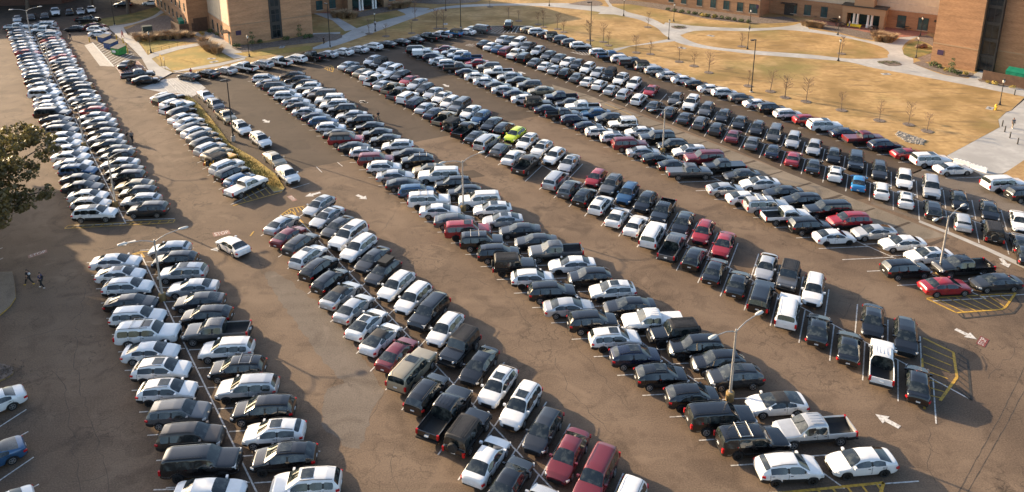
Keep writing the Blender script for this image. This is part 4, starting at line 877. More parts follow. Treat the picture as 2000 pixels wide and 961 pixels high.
ROWS = [
 ('L1', 'left', 8.15, D2, (27, 54), (179, 420), 'Wp Ks Ss Ks Ws Ks Ws Ss Ws Rs Bs Ks Ss Ws Ss Ws Ku Ks Ss Ss Wb Ss Ws Wu Kb Ks Ds Gu Ss Ws Ss Ws Ws Bur Ds Ds Ws Sur Wuo'),
 ('L1', 'right', 13.25, D2 + math.pi, (78, 46), (277.7, 411), 'Gs Wb Ks Wp Ss Wu Ks Rs Ws Ss Ks Ws Ws Rs Ws Ks Ds Ws Wu Ws Ds Ks Ku Ks Ws Ks Gs Ru Ss Ss Ks Ks Ss Ks Ds Ku Ss Ks Ku Ts Ku Su Du'),
 ('L1', 'left lower', 8.15, D2, (234, 509), (420, 957), 'Ws Wso Wu Ks Wu Wbor Ws Wuo Wuo Gu Ou Kb Ws'),
 ('L1', 'right lower', 13.35, D2 + math.pi, (346, 482), (599, 945), 'Sh Ku Suo Ss Ds Ku Gp Wu Kur Su Ku Wuo Kuo Wuo'),
 ('M', 'left', 24.9, R(58), (289, 193), (480, 365), 'Ss Kb Wu Wp Ku Ws Ws Ds Wu Gu Ku Su Tu Yj Wu Ku Bh Wpt'),
 ('L2', 'left', 25.25, D1, (528, 444), (1086, 972), 'Ss Ms Du Wuo Ku Kh Sck Ss Wco Wck Ms Tbo Ku Kp Kj Ws Ks Ss'),
 ('L2', 'right', 30.3, D1 + math.pi, (620, 404), (1248, 978), 'Suo Sso Ds Wbo Wu Ds Dux Wu Wu Kb Wu Kj Ks Wuo Wuo Dh Ms Mb Wu'),
 ('L3', 'left', 42.1, D2, (506.5, 157), (1534, 917), 'Wu Ss Db Su Wu Sc Ks Ss Ns Bu Wu Ks Rbk Ds Wuo Mb Wu Ss Ds Bu Wbr Ws Gs Rbo Kbr Ku Kj Wu Ku Ss Ku Wuo Nuo Kuo Ku Kb Kbr Wu'),
 ('L3', 'right', 46.9, D2 + math.pi, (551, 150), (1679, 905), 'Os Ks Ks Wu Ws Ob Wb Wu Ku Ss Ku Ks Ks Ks Wu Dc Kur Tso Wb Ku Ku Wb Wuo Sso Ds Ds Gp Ws Ku Wuo Ks Wpt Kj Ku Ku Duo Wck Sp Ws'),
 ('L4', 'left', 58.5, D1, (667, 129), (1799, 742), 'Ss Ks Ts Wu Wp Ss Tp Gp Wb Nu Ss Ns Tp Gj Kp Ks Sb Gh Ws Op . Sm Guo Kuo Wuo Wc Ws Wb Gp Ku Ks Ks Kb Wb Kc Kc Wp Ks'),
 ('L4', 'right', 63.4, D1 + math.pi, (713, 121), (1776, 656), 'Su Kj Wu Wb Ku Rc Ss Dh Ss Wc Wh Gb Ws Bh Ks Kuv Lu Wuo Wuo Wu Sso . Rh Guo Bu Ku Kp Ks Ru Rs . Ss Gj Wu . Ks Ku'),
 ('L5', 'left', 74.7, D2, (797, 103), (1841.6, 559.6), 'Kb Wpq Nu Ws Wu Op Ns Ws Ws Ds Ss Ns Ws Oj Ns Kp Nu Ns Wuo Wuo Mb Ss Kc Ks Gpt . Ss Ws Sbr Wp Ku Ws . . Ku Rs'),
 ('L5', 'right', 79.6, D2 + math.pi, (863, 96), (1937.6, 550), 'Ms Ss Wu Bp Rs Gu Wp Ss Ks Gu Ts Np Ds Wp Bs Du Wjw Ws Kb Ku Wuo Mb Kpt Ds Wso Ks Ku Kb Ru Sc Ws Wso Kp Ds'),
 ('L7', 'edge', 104.7, D2, (1020, 60.6), (1130, 90), 'Ts Wu Os Sj Gu Gu Wu'),
 ('L7', 'edge', 104.7, D2, (1172, 102.6), (1856, 332.6), 'Wu Bp Wu Dpq Wj Su Ss Ws Ks Ws Wu Gu Ws Ku Wu Ru Wbo Ns Mpt Nu Rc Wbo Ws'),
]
ANCH = {('L3', 'left'): {20: (838, 393), 28: (1078, 572)}, ('L3', 'right'): {8: (665, 214), 13: (758, 271), 17: (851, 328), 22: (970, 408), 26: (1088, 491), 31: (1297, 622), 35: (1423, 730)},
 ('L4', 'left'): {9: (805, 202), 16: (961, 276), 19: (1029, 323), 21: (1079, 355), 27: (1272, 463), 32: (1486, 577)}, ('L4', 'right'): {5: (797, 156), 11: (905, 206), 16: (1018, 262), 20: (1117, 320), 22: (1170, 345), 29: (1416, 478), 31: (1497, 520), 33: (1596, 562)},
 ('L5', 'left'): {5: (888, 134), 9: (971, 169), 12: (1016, 197), 16: (1132, 235), 20: (1240, 284), 24: (1348, 338), 26: (1422, 371), 31: (1624, 463), 34: (1767, 526)},
 ('L5', 'right'): {3: (905, 114), 6: (973, 141), 9: (1038, 166), 10: (1059, 178), 11: (1105, 192), 13: (1148, 211), 16: (1231, 243), 19: (1328, 284), 21: (1390, 310), 22: (1426, 325), 23: (1454, 343), 26: (1584, 391), 28: (1669, 432), 31: (1817, 499)}}
for (rw, sd, b0, ang, f, l, codes) in ROWS:
    cent, pitch = row_cars(rw, sd, b0, ang, f, l, codes, ANCH.get((rw, sd)))
    lines(cent, pitch, b0, ang)
    if rw[0] == 'L' and sd.startswith('left'): centre_line({'L1': 10.75, 'L2': 27.75, 'L3': 44.5, 'L4': 61.0, 'L5': 77.15}[rw], cent[0] - 1.5, cent[-1] + 3)
# the sixth double row opens out towards its near end, so it is set from its own measured centres
L6L = [(937.5, 86, 'Ks'), (953.7, 91, 'Ws'), (972, 94.5, 'Bc'), (988.7, 100, 'Mm'), (1007.4, 106, 'Wpt'), (1024, 113, 'Kb'), (1045, 121, 'Gs'), (1063.6, 128.7, 'Ws'), (1083.6, 135, 'Ss'), (1104, 142.5, 'Ku'), (1130, 150, 'Gs'), (1153, 157, 'Ws'), (1176.5, 164.5, 'Wu'), (1201, 173, 'Ss'), (1226, 182, 'Su'), (1255, 192, 'Wu'), (1282.5, 205, 'Ds'), (1309, 217, 'Ds'), (1340, 228.6, 'Ds'), (1372, 239, 'Gu'), (1403.6, 250, 'Du'), (1433, 264, 'Ms'), (1469.5, 276, 'Gs'), (1511.7, 294, 'Nc'), (1547.5, 310, 'Rs'), (1588, 322, 'Ks'), (1631, 340, 'Wuo'), (1674, 358, 'Cs'), (1717.4, 374, 'Wu'), (1768, 391, 'Wuo'), (1818, 408, 'Ku'), (1879.6, 436, 'Sh'), (1938, 453, 'Kj'), (1994, 474, 'Kc')]
L6R = [(972.4, 78, 'Ss'), (992.4, 80, 'Ku'), (1012, 85, 'Wb'), (1032, 91, 'Gp'), (1050, 99.5, 'Su'), (1068.6, 107.4, 'Gs'), (1087, 114.5, 'Gs'), (1105.5, 121, 'Ws'), (1126, 126.5, 'Du'), (1146, 133, 'Wu'), (1172, 141, 'Ss'), (1194, 144.5, 'Kj'), (1220, 154, 'Wuo'), (1245, 161.6, 'Wu'), (1272.7, 171.8, 'Rs'), (1323, 192.5, 'Gu'), (1354.7, 201, 'Wbo'), (1384.5, 213.7, 'Gu'), (1414, 224, 'Dh'), (1445, 238, 'Ds'), (1480, 250, 'Dh'), (1516, 258, 'Gm'), (1550, 274.5, 'Su'), (1592, 287.5, 'Su'), (1629, 303, 'Ks'), (1672, 314, 'Kb'), (1717, 335, 'Du'), (1765.6, 351.6, 'Wu'), (1816.8, 366, 'Sb'), (1871, 394, 'Ks'), (1926, 411.5, 'Ks'), (1985, 435, 'Ws')]
def fitline(xs, ys):
    n = len(xs); mx, my = sum(xs) / n, sum(ys) / n
    k = sum((x - mx) * (y - my) for x, y in zip(xs, ys)) / sum((x - mx) ** 2 for x in xs)
    return lambda x: my + k * (x - mx)
for sd, L, ang in (('left', L6L, D1), ('right', L6R, D1 + math.pi)):
    A = [ab_of(*G(q[0], q[1], .75)) for q in L]
    fb = fitline([a for a, _ in A], [b_ for _, b_ in A])
    # even out the reading noise over neighbouring stalls
    sm = [A[i][0] if i in (0, len(A) - 1) else .25 * A[i - 1][0] + .5 * A[i][0] + .25 * A[i + 1][0] for i in range(len(A))]
    sm = [A[i][0] if abs(sm[i] - A[i][0]) > .8 else sm[i] for i in range(len(A))]
    for i, (q, a) in enumerate(zip(L, sm)):
        bb = .8 * fb(a) + .2 * A[i][1]; x, y = AB(a, bb)
        place_car(q[2], x, y, ang, 'L6', sd, i)
        if i < len(L) - 1:
            am = (a + sm[i + 1]) / 2; x, y = AB(am, fb(am)); dx, dy = math.cos(ang) * 2.86, math.sin(ang) * 2.86
            stripe(wl, (x - dx, y - dy), (x + dx, y + dy), .11)
        if i == len(L) - 1:
            x, y = AB(a + 1.6, fb(a + 1.6)); dx, dy = math.cos(ang) * 2.86, math.sin(ang) * 2.86; stripe(wl, (x - dx, y - dy), (x + dx, y + dy), .11)
    print('L6', sd, 'b', round(fb(sm[0]), 2), round(fb(sm[-1]), 2), [round(v - u, 2) for u, v in zip(sm, sm[1:])])
    if sd == 'left':
        for i in range(0, len(sm) - 1): stripe(wl, AB(sm[i], fb(sm[i]) + 2.45), AB(sm[i + 1], fb(sm[i + 1]) + 2.45), .11, .0195)
# the row along the upper left edge of the lot, noses to the kerb
A0, A1 = Vector((-59.9, 139.7)), Vector((-7.6, 176.1))
codesA = 'Ks Ks Ss Wp Su Wp Wu Kp Ss Ws Ss Wu Ks Ks Ks Kp Sp Cj Ws Gb'.split()
for i, c in enumerate(codesA):
    t = i / (len(codesA) - 1)
    P_ = A0.lerp(A1, t) + Vector((-math.sin(R(35)), math.cos(R(35)))) * (-.35 if 2 < i < 12 else .1) * 1.0 + Vector((0, .5 * math.sin(math.pi * t)))
    place_car(c, P_.x, P_.y, R(154), 'A', 'edge', i)
    q = A0.lerp(A1, (i + .5) / (len(codesA) - 1)); dx, dy = math.cos(R(154)) * 2.7, math.sin(R(154)) * 2.7
    stripe(wl, (q.x - dx, q.y - dy), (q.x + dx, q.y + dy), .1)
# cars parked end to end beside the planting strip
for i, (px, py, c) in enumerate([(401.6, 185, 'Ss'), (420.6, 203, 'Gu'), (441, 226, 'Tp'), (471, 249, 'Wuo'), (509, 273, 'Wuo'), (536, 309, 'Ts'), (562, 340.6, 'Wu')]):
    x, y = G(px, py, .8); place_car(c, x, y, R(-52), 'S', 'strip', i)
for rw, i, px, py, c, an in [('X1', 0, 454.7, 479, 'Ws', 141), ('X2', 0, 993, 49, 'Kb', 88), ('X3', 0, 248, 125, 'Ks', 92), ('X4', 0, 270, 147, 'Gp', 25), ('X4', 1, 285, 156, 'Ks', 25),
                      ('X5', 0, 172, 39, 'Kp', 2), ('X5', 1, 147, 55, 'Ds', 184), ('X5', 2, 186, 50.5, 'Ms', 4), ('X5', 3, 191, 58, 'Wu', 2), ('X5', 4, 195, 66, 'Ws', 8),
                      ('X6', 0, 34, 36, 'Ss', -62), ('X6', 1, 61, 32.5, 'Ds', -62), ('X6', 2, 87, 30, 'Ds', -62), ('X6', 3, 108, 24, 'Wp', -58), ('X6', 4, 135, 22.5, 'Ks', -60), ('X6', 5, 157, 21.5, 'Ss', -60), ('X6', 6, 178, 18, 'Ws', -60), ('X6', 7, 297, 5, 'Ws', 190), ('X6', 8, 240, 8, 'Ks', 190),
                      ('X7', 0, 1961, 362, 'Wb', 6), ('X7', 1, 2004, 381, 'Ku', 6), ('X8', 0, 2004, 495, 'Kc', 66),
                      ('X9', 0, -22, 792, 'Ws', 221), ('X9', 1, -24, 896, 'Bc', 221), ('X9', 2, -12, 1000, 'Ws', 221)]:
    x, y = G(px, py, .7); place_car(c, x, y, R(an), rw, 'x', i)
link('parking_lines', wl.mesh('parking_lines', fix=False), M['white'], kind='structure')
link('yellow_hatching', yl.mesh('yellow_hatching', fix=False), M['yellow'], kind='structure')
link('painted_over_lines', bl.mesh('painted_over_lines', fix=False), noise_mat('black_line_paint', (.02, .018, .016), (.05, .043, .036), 3, 8, .8), kind='structure')
print('CARS', len(CARS), [sum(1 for c in CARS if c['tier'] == t) for t in (0, 1, 2)])
# ================================================================== lamps
def copy_tree(o, parent=None):
    c = o.copy(); COL.objects.link(c)
    if parent is not None: c.parent = parent
    for ch in list(o.children): copy_tree(ch, c)
    return c
def clones(src, places):
    """first place takes the built thing, every further one a copy of it and of its parts: (x, y, z, rz, scale, label)"""
    out = []
    for i, (x, y, z, rz, sc, lab) in enumerate(places):
        o = src if i == 0 else copy_tree(src)
        o.location = (x, y, z); o.rotation_euler = (0, 0, rz); o.scale = (sc, sc, sc)
        if lab: o['label'] = lab
        out.append(o)
    return out
def lot_lamp():
    r = empty('parking_lot_lamp', (0, 0, 0), cat='street lamp', group='double arm lamps standing in the rows')
    m = MB(); m.lathe([(.33, 0), (.33, .72), (.30, .78), (.001, .80)], k=18); link('base', m.mesh('lamp_base', 40), M['ybase'], r)
    m = MB(); m.lathe([(.12, .78), (.10, 3.5), (.075, 6.6), (.001, 6.62)], k=12); m.lathe([(.17, .79), (.17, .83), (.001, .83)], k=12); link('pole', m.mesh('lamp_pole', 40), M['pole'], r)
    for s in (1, -1):
        m = MB(); m.tube([(0, 0, 6.35), (s * .5, 0, 6.62), (s * 1.2, 0, 6.86), (s * 2.4, 0, 7.0)], [.05, .045, .04, .035], 8); a = link('arm', m.mesh('lamp_arm', 50), M['pole'], r)
        m = MB(); m.lathe([(.001, -.48), (.10, -.44), (.17, -.2), (.19, .1), (.15, .36), (.001, .46)], k=14)
        m.v = [(s * (2.75 + z), y, 7.02 + x * .62) for x, y, z in m.v]; link('lamp_head', m.mesh('lamp_head', 60), M['lens'], a)
    return r
LL = [((318, 586), 'silver double arm lamp on a yellow base in the near left row'),
      ((226, 404), 'silver double arm lamp near the yellow ladder hatch at the far left'),
      ((165, 288), 'silver double arm lamp among the leftmost cars, close to the leafy tree'),
      ((100, 153), 'silver double arm lamp deep among the far left cars, next beyond the tree'),
      ((61, 76), 'farthest silver double arm lamp, at the top left of the lot'),
      ((905, 412), 'silver double arm lamp in the third double row beside white SUVs'),
      ((1425, 781), 'nearest silver double arm lamp, in the third double row by a dark grey SUV'),
      ((1834, 534), 'silver double arm lamp beside the black pickup near the right yellow hatching'),
      ((1294, 298), 'silver double arm lamp between a black large SUV and grey sedan before the pale strip')]
clones(lot_lamp(), [(*G(*q), 0, R(35), 1, lab) for q, lab in LL])
def black_pole(base):
    r = empty('tall_lamp_post', (0, 0, 0), cat='lamp post', group='tall black lamp posts at the lot edge')
    m = MB(); m.lathe([(.30, -.05), (.30, base), (.001, base + .01)], k=16); link('footing', m.mesh('footing', 40), M['kerb'], r)
    m = MB(); m.lathe([(.10, base), (.075, 9.6), (.001, 9.62)], k=10); m.lathe([(.16, base), (.16, base + .3), (.1, base + .35)], k=10); link('pole', m.mesh('post_pole', 40), M['black'], r)
    m = MB(); m.box(-.95, .05, -.16, .16, 9.45, 9.58); m.box(-.95, -.4, -.2, .2, 9.40, 9.5); link('lamp_head', m.mesh('post_head'), M['black'], r)
    return r
clones(black_pole(.75), [(*G(456, 276), .1, R(40), 1, 'tall black lamp post on a concrete footing in the grassy planting strip')])
clones(black_pole(.18), [(*G(1467, 181), .12, R(10), 1, 'tall black lamp post on the dry lawn behind the right edge row'),
                         (*G(1153, 90), .12, R(10), 1, 'tall black lamp post behind the white SUV by the white hatching'),
                         (*G(900, 55), .12, R(-40), 1, 'tall black lamp post behind the bright blue off-roader'),
                         (*G(645, 94), .12, R(-40), 1, 'tall black lamp post at the path mouth behind the white sedan'),
                         (*G(224, 50), .06, R(-60), 1, 'tall black lamp post on the shaded lawn corner behind the maroon sedan')])
def acorn():
    r = empty('path_lamp', (0, 0, 0), cat='path lamp', group='black lantern lamps along the paths')
    m = MB(); m.lathe([(.26, 0), (.26, .12), (.17, .2), (.14, .55), (.07, .7), (.055, 3.7), (.09, 3.75), (.10, 3.85), (.001, 3.86)], k=12); link('post', m.mesh('acorn_post', 40), M['black'], r)
    m = MB(); m.lathe([(.09, 3.86), (.17, 4.0), (.20, 4.2), (.15, 4.36)], k=12); link('lantern', m.mesh('acorn_lantern', 60), M['lens'], r)
    m = MB(); m.lathe([(.22, 4.34), (.15, 4.46), (.05, 4.52), (.02, 4.7), (.001, 4.72)], k=12); link('cap', m.mesh('acorn_cap', 50), M['black'], r)
    return r
AC = [((487, 112), 'black lantern lamp before the shaded brick end wall of the left building'), ((733, 62), 'black lantern lamp where two paths join, person beside it'), ((870.6, 22), 'black lantern lamp on the lawn between the curving path and terrace'),
      ((1072.6, 12.5), 'black lantern lamp at the top of the long curving path'), ((1218, 32), 'black lantern lamp beside the path left of the small round bed'), ((1315.6, 43), 'black lantern lamp just behind the small round bed'),
      ((1305.6, 78), 'black lantern lamp where the narrow side path meets the curving path'), ((1464, 56), 'black lantern lamp behind the upper path in front of the brick windows'), ((1459.6, 97), 'black lantern lamp on the left part of the oval lawn edge'),
      ((1636, 69), 'black lantern lamp by the columned porch terrace'), ((1637, 120), 'black lantern lamp on the lower path below the oval lawn'), ((1788.5, 114), 'black lantern lamp on the small green lawn by the brown rocks'),
      ((1797, 72), 'black lantern lamp beside the right end of the brick terrace'), ((1952, 206), 'black lantern lamp near the yellow hydrant'), ((295, 104), 'black lantern lamp by the low railing on the left lawn')]
clones(acorn(), [(*G(*q), .12, 0, 1, lab) for q, lab in AC])

# ================================================================== buildings
def uvmesh(mb, name, uvs, mats):
    me = bpy.data.meshes.new(name); me.from_pydata(mb.v, [], mb.f)
    for p, mi in zip(me.polygons, mb.m): p.material_index = mi
    l = me.uv_layers.new(name='UVMap'); k = 0
    for p, u in zip(me.polygons, uvs):
        for li, q in zip(p.loop_indices, u): l.data[li].uv = q
    for mm in mats: me.materials.append(mm)
    return me
def walls(name, poly, z0, z1, mat, parent, label=None, top=False):
    """upright walls over a ground outline, brick courses laid out along the wall"""
    p = poly_ccw(list(poly)); m = MB(); uv = []; L = 0
    for i in range(len(p)):
        a, b2 = p[i], p[(i + 1) % len(p)]; d = math.hypot(b2[0] - a[0], b2[1] - a[1])
        m.quad([(*a, z0), (*b2, z0), (*b2, z1), (*a, z1)]); uv.append([(L, z0), (L + d, z0), (L + d, z1), (L, z1)]); L += d
    if top: m.quad([(x, y, z1) for x, y in p]); uv.append([(x, y) for x, y in p])
    return link(name, uvmesh(m, name, uv, [mat]), None, parent, label=label)
def offs(poly, d):
    p = poly_ccw(list(poly)); n = len(p); out = []
    for i in range(n):
        a, b2, c = Vector(p[i - 1]), Vector(p[i]), Vector(p[(i + 1) % n])
        e1, e2 = (b2 - a).normalized(), (c - b2).normalized()
        n1, n2 = Vector((e1.y, -e1.x)), Vector((e2.y, -e2.x)); s = (n1 + n2); s = s / max(.3, s.dot(n1))
        out.append(tuple(b2 + s * d))
    return out
class Face:
    def __init__(s, o, ang, normal_ang): s.o = Vector(o); s.d = Vector((math.cos(R(ang)), math.sin(R(ang)))); s.n = Vector((math.cos(R(normal_ang)), math.sin(R(normal_ang))))
    def pt(s, u, v=0.0): q = s.o + s.d * u + s.n * v; return (q.x, q.y)
    def block(s, mb, u0, u1, v0, v1, z0, z1, mi=0):
        q = poly_ccw([s.pt(u0, v0), s.pt(u1, v0), s.pt(u1, v1), s.pt(u0, v1)])
        mb.prism(q, z0, z1, mi); mb.quad([(x, y, z0) for x, y in reversed(q)], mi)
def window(f, u, z, w, h, parent, bars=1, name='window'):
    m = MB(); t = .09
    f.block(m, u, u + w, -.05, .03, z, z + t); f.block(m, u, u + w, -.05, .03, z + h - t, z + h)
    f.block(m, u, u + t, -.05, .028, z + t, z + h - t); f.block(m, u + w - t, u + w, -.05, .028, z + t, z + h - t)
    for k in range(bars): c = u + w * (k + 1) / (bars + 1); f.block(m, c - .035, c + .035, -.05, .024, z + t, z + h - t)
    f.block(m, u + t, u + w - t, -.05, .02, z + h * .5 - .035, z + h * .5 + .035)
    o = link(name, m.mesh('window_frame'), M['frame'], parent)
    m = MB(); f.block(m, u + t * .5, u + w - t * .5, -.05, .008, z + t * .5, z + h - t * .5); link('pane', m.mesh('pane'), M['bglass'], o)
    m = MB(); f.block(m, u - .08, u + w + .08, -.02, .09, z - .13, z - .003); link('sill', m.mesh('sill'), M['stone'], o)
    return o
def band(f, name, u0, u1, z0, z1, parent, mat, v=.05, v0=-.05):
    m = MB(); f.block(m, u0, u1, v0, v, z0, z1); return link(name, m.mesh(name), mat, parent)
E_, F_ = 35, 125
c0 = Vector((-60.3, 164.1)); ed = Vector((math.cos(R(E_)), math.sin(R(E_)))); fd = Vector((math.cos(R(F_)), math.sin(R(F_))))
def A_(e, f): q = c0 + ed * e + fd * f; return (q.x, q.y)
bA = empty('dormitory_building', (c0.x, c0.y, 0), label='tan brick building at the left with a tall dark stair window and cream side wall', cat='building')
bA.location = (0, 0, 0)
HB = 14.5
walls('wall', [A_(0, 0), A_(18.2, 0), A_(18.2, 22), A_(0, 22)], .1, HB, M['brickend'], bA, top=True)
walls('wall', [A_(-4.6, 17.2), A_(0.05, 17.2), A_(6, 21.9), A_(6, 60), A_(-4.6, 60)], .1, HB, M['brick'], bA, top=True)
fA = Face(A_(0, 0), E_, E_ - 90); fL = Face(A_(0, 0), F_, F_ + 90); fJ = Face(A_(-4.6, 17.2), E_, E_ - 90); fW = Face(A_(-4.6, 17.2), F_, F_ + 90)
band(fL, 'stucco_panel', .4, 17.1, 4.6, HB, bA, M['stucco']); band(fL, 'stone_course', .4, 17.1, 4.35, 4.6, bA, M['stone'], .09)
band(fA, 'stair_window_frame', 8.6, 11.2, .3, HB, bA, M['frame'], .10)
for k in range(4):
    o = band(fA, 'stair_window', 9.05, 10.75, .6 + k * 3.5, 3.3 + k * 3.5, bA, M['darkglass'], .125)
    m = MB(); fA.block(m, 9.86, 9.94, .1, .15, .6 + k * 3.5, 3.3 + k * 3.5); fA.block(m, 9.05, 10.75, .1, .147, 2.2 + k * 3.5, 2.3 + k * 3.5); link('mullion', m.mesh('mullion'), M['frame'], o)
band(fA, 'brick_course', 0.02, 8.6, 4.35, 4.55, bA, M['brick2'], .06); band(fA, 'brick_course', 11.2, 18.15, 4.35, 4.55, bA, M['brick2'], .06)
m = MB(); fA.block(m, 1.05, 2.2, -.02, .06, 2.2, 3.2); sg = link('name_sign', m.mesh('name_sign'), M['sign'], bA)
for u in (2.6, 6.4, 9.4, 13.4): window(fL, u, 5.5, 1.25, 2.1, bA); window(fL, u, 9.1, 1.25, 2.1, bA); window(fL, u + .1, 1.0, 1.15, 2.2, bA, 0) if u > 3 else None
for k in range(9):
    for fl in range(4): window(fW, 1.8 + k * 4.2, 1.1 + fl * 3.5, 1.2, 2.0, bA, 0)
m = MB(); fL.block(m, .8, 2.2, -.02, .05, .12, 2.5); fL.block(m, .9, 1.45, 0, .08, .2, 2.4, 1); dr = link('door', m.mesh('door'), [M['frame'], M['bglass']], bA)
m = MB(); fL.block(m, .3, 3.0, 0, 1.5, 2.9, 3.05); fL.block(m, .4, .46, 1.3, 1.36, 3.05, 3.9); fL.block(m, 2.84, 2.9, 1.3, 1.36, 3.05, 3.9); link('canopy', m.mesh('canopy'), M['black'], bA)
m = MB(); fJ.block(m, 1.1, 4.2, -.02, .06, .12, 3.3); link('service_door', m.mesh('service_door'), M['brownwood'], bA)
band(fA, 'parapet', -.15, 18.35, HB - .1, HB + .35, bA, M['stone'], .16)
# building behind the terrace, at the top
pB = Vector((-58, 190)); fB = Face((pB.x, pB.y), E_, E_ - 90)
bB = empty('terrace_building', (0, 0, 0), label='shaded tan brick building at the top with a white columned porch over a brick terrace', cat='building')
walls('wall', [fB.pt(0), fB.pt(44), fB.pt(44, -16), fB.pt(0, -16)], .1, HB, M['brick'], bB, top=True)
uB = lambda px, py: (Vector(G(px, py)) - pB).dot(fB.d)
u0, u1 = uB(664, 18), uB(741, 8)
m = MB(); fB.block(m, u0, u0 + 1.2, 0.02, 3.6, .1, 3.5); fB.block(m, u1 - 1.2, u1, 0.02, 3.6, .1, 3.5); link('porch_pier', m.mesh('porch_pier'), M['brick2'], bB)
m = MB(); fB.block(m, u0 - .1, u1 + .1, 0.03, 3.65, 3.5, 4.7); link('porch_roof', m.mesh('porch_roof'), M['brick2'], bB)
m = MB(); fB.block(m, u0 + 1.3, u1 - 1.3, -.05, .05, .15, 3.3); link('porch_glazing', m.mesh('porch_glazing'), M['bglass'], bB)
for t in (.30, .37, .63, .70):
    m = MB(); m.lathe([(.34, .1), (.34, .3), (.27, .38), (.23, 3.3), (.32, 3.4), (.32, 3.5)], (*fB.pt(u0 + (u1 - u0) * t, 3.2), 0), 14); link('column', m.mesh('column', 40), M['whitewood'], bB)
for u in (uB(612, 24), uB(640, 21) - .2, u1 + 2.0, u1 + 7.5, u1 + 12): window(fB, u, .9, 1.8, 2.4, bB, 1)
band(fB, 'stone_course', 0, 44, 4.9, 5.1, bB, M['stone'])
for k in range(10): window(fB, 1.5 + k * 4.2, 5.7, 1.4, 2.0, bB)
# long building at the top right and its brick end block
bC = empty('courtyard_building', (0, 0, 0), label='tan brick building at the top right with green windows and a columned porch', cat='building')
fC1 = Face((61.3, 191.2), 143, 233); fC2 = Face((67.4, 195.2), -35, -125)
walls('wall', [fC1.pt(0), fC1.pt(46), fC1.pt(46, -14), fC1.pt(0, -14)], .1, HB, M['brick2'], bC, top=True)
walls('wall', [fC2.pt(-4), fC2.pt(40), fC2.pt(40, -14), fC2.pt(-4, -14)], .1, HB, M['brick2'], bC, top=True)
for px, w in [(1308, 1.5), (1333, 1.5), (1364, 1.5), (1391, 1.5), (1417, 1.6), (1444, 1.6), (1477, 2.2)]:
    u = (Vector(G(px, 12 + (px - 1308) * .13)) - fC1.o).dot(fC1.d); window(fC1, max(.5, u - w / 2), 1.0, w, 2.3, bC)
for k in range(10): window(fC1, 1.2 + k * 4.2, 5.5, 1.5, 2.2, bC)
band(fC1, 'brick_course', 0, 46, 4.4, 4.6, bC, M['stone'])
band(fC2, 'stucco_panel', 5.2, 39, 4.6, HB, bC, M['stucco']); band(fC2, 'stone_course', -4, 39, 4.4, 4.6, bC, M['stone'], .09)
uC = lambda px, py: (Vector(G(px, py)) - fC2.o).dot(fC2.d)
p0, p1 = uC(1645, 48), uC(1726, 58)
for u, w in [(3.0, 1.5), (6.2, 1.7), (10.2, 1.6), (p1 + 2.2, 1.9), (p1 + 6.6, 2.2)]: window(fC2, u, .5 if u > p1 else .7, w, 2.9 if u > p1 else 2.6, bC)
for k in range(9): window(fC2, 6 + k * 3.9, 6.2, 1.7, 2.1, bC)
m = MB(); fC2.block(m, p1 + 10.6, p1 + 12.6, -.02, .06, .12, 2.9); link('door', m.mesh('door'), M['frame'], bC)
m = MB(); fC2.block(m, p1 + 10.0, p1 + 13.0, 0, 1.3, 3.05, 3.2); link('canopy', m.mesh('canopy'), M['frame'], bC)
m = MB(); fC2.block(m, 1.4, 3.8, -.02, .07, .12, 2.9); link('door', m.mesh('door'), M['frame'], bC)
m = MB(); fC2.block(m, .7, 4.4, 0, 1.4, 3.1, 3.25); link('canopy', m.mesh('canopy'), M['frame'], bC)
for a, b2 in ((p0, p0 + 1.0), (p1 - 1.0, p1)):
    m = MB(); fC2.block(m, a, b2, .02, 3.4, .1, 3.3); link('porch_pier', m.mesh('porch_pier'), M['brick2'], bC)
m = MB(); fC2.block(m, p0 - .15, p1 + .15, .03, 3.5, 3.3, 4.9); link('porch_wall', m.mesh('porch_wall'), M['brick2'], bC)
m = MB(); fC2.block(m, p0 - .4, p1 + .4, .02, 3.8, 4.9, 5.1); link('porch_roof', m.mesh('porch_roof'), M['frame'], bC)
m = MB(); fC2.block(m, p0 + 1.2, p1 - 1.2, -.05, .055, .2, 3.1); link('porch_glazing', m.mesh('porch_glazing'), M['bglass'], bC)
m = MB(); fC2.block(m, p0 + 2.3, p1 - 2.6, 0.02, 3.2, 5.1, 9.4); link('bay', m.mesh('bay'), M['brick2'], bC)
for t in (.28, .37, .62, .71):
    m = MB(); m.lathe([(.36, .1), (.36, .9), (.27, .95), (.24, 3.1), (.32, 3.2), (.32, 3.3)], (*fC2.pt(p0 + (p1 - p0) * t, 3.1), 0), 14); link('column', m.mesh('column', 40), M['whitewood'], bC)
m = MB(); fC1.block(m, .3, .9, -.02, .07, 2.3, 3.2); link('name_sign', m.mesh('name_sign'), M['sign'], bC)
bD = empty('brick_end_block', (0, 0, 0), label='plain tan brick block at the right edge with a full height stair window', cat='building')
fD = Face((83, 150.3), -45, -135)
walls('wall', [fD.pt(0), fD.pt(8.0), fD.pt(8.0, -24), fD.pt(0, -24)], .1, HB + 2, M['brick'], bD, top=True)
walls('wall', [fD.pt(8.02, -2.2), fD.pt(30, -2.2), fD.pt(30, -24), fD.pt(8.02, -24)], .1, HB + 2, M['brick'], bD, top=True)
fD2 = Face(fD.pt(8.02, -2.2), -45, -135)
m = MB(); fD2.block(m, .05, .3, 0, 1.1, .12, HB + 1.9); fD2.block(m, 2.5, 2.75, 0, 1.1, .12, HB + 1.9)
for k in range(5): fD2.block(m, .3, 2.5, 0, 1.06, 2.9 + k * 3.2, 3.5 + k * 3.2)
link('stair_window_frame', m.mesh('stair_frame'), M['frame'], bD)
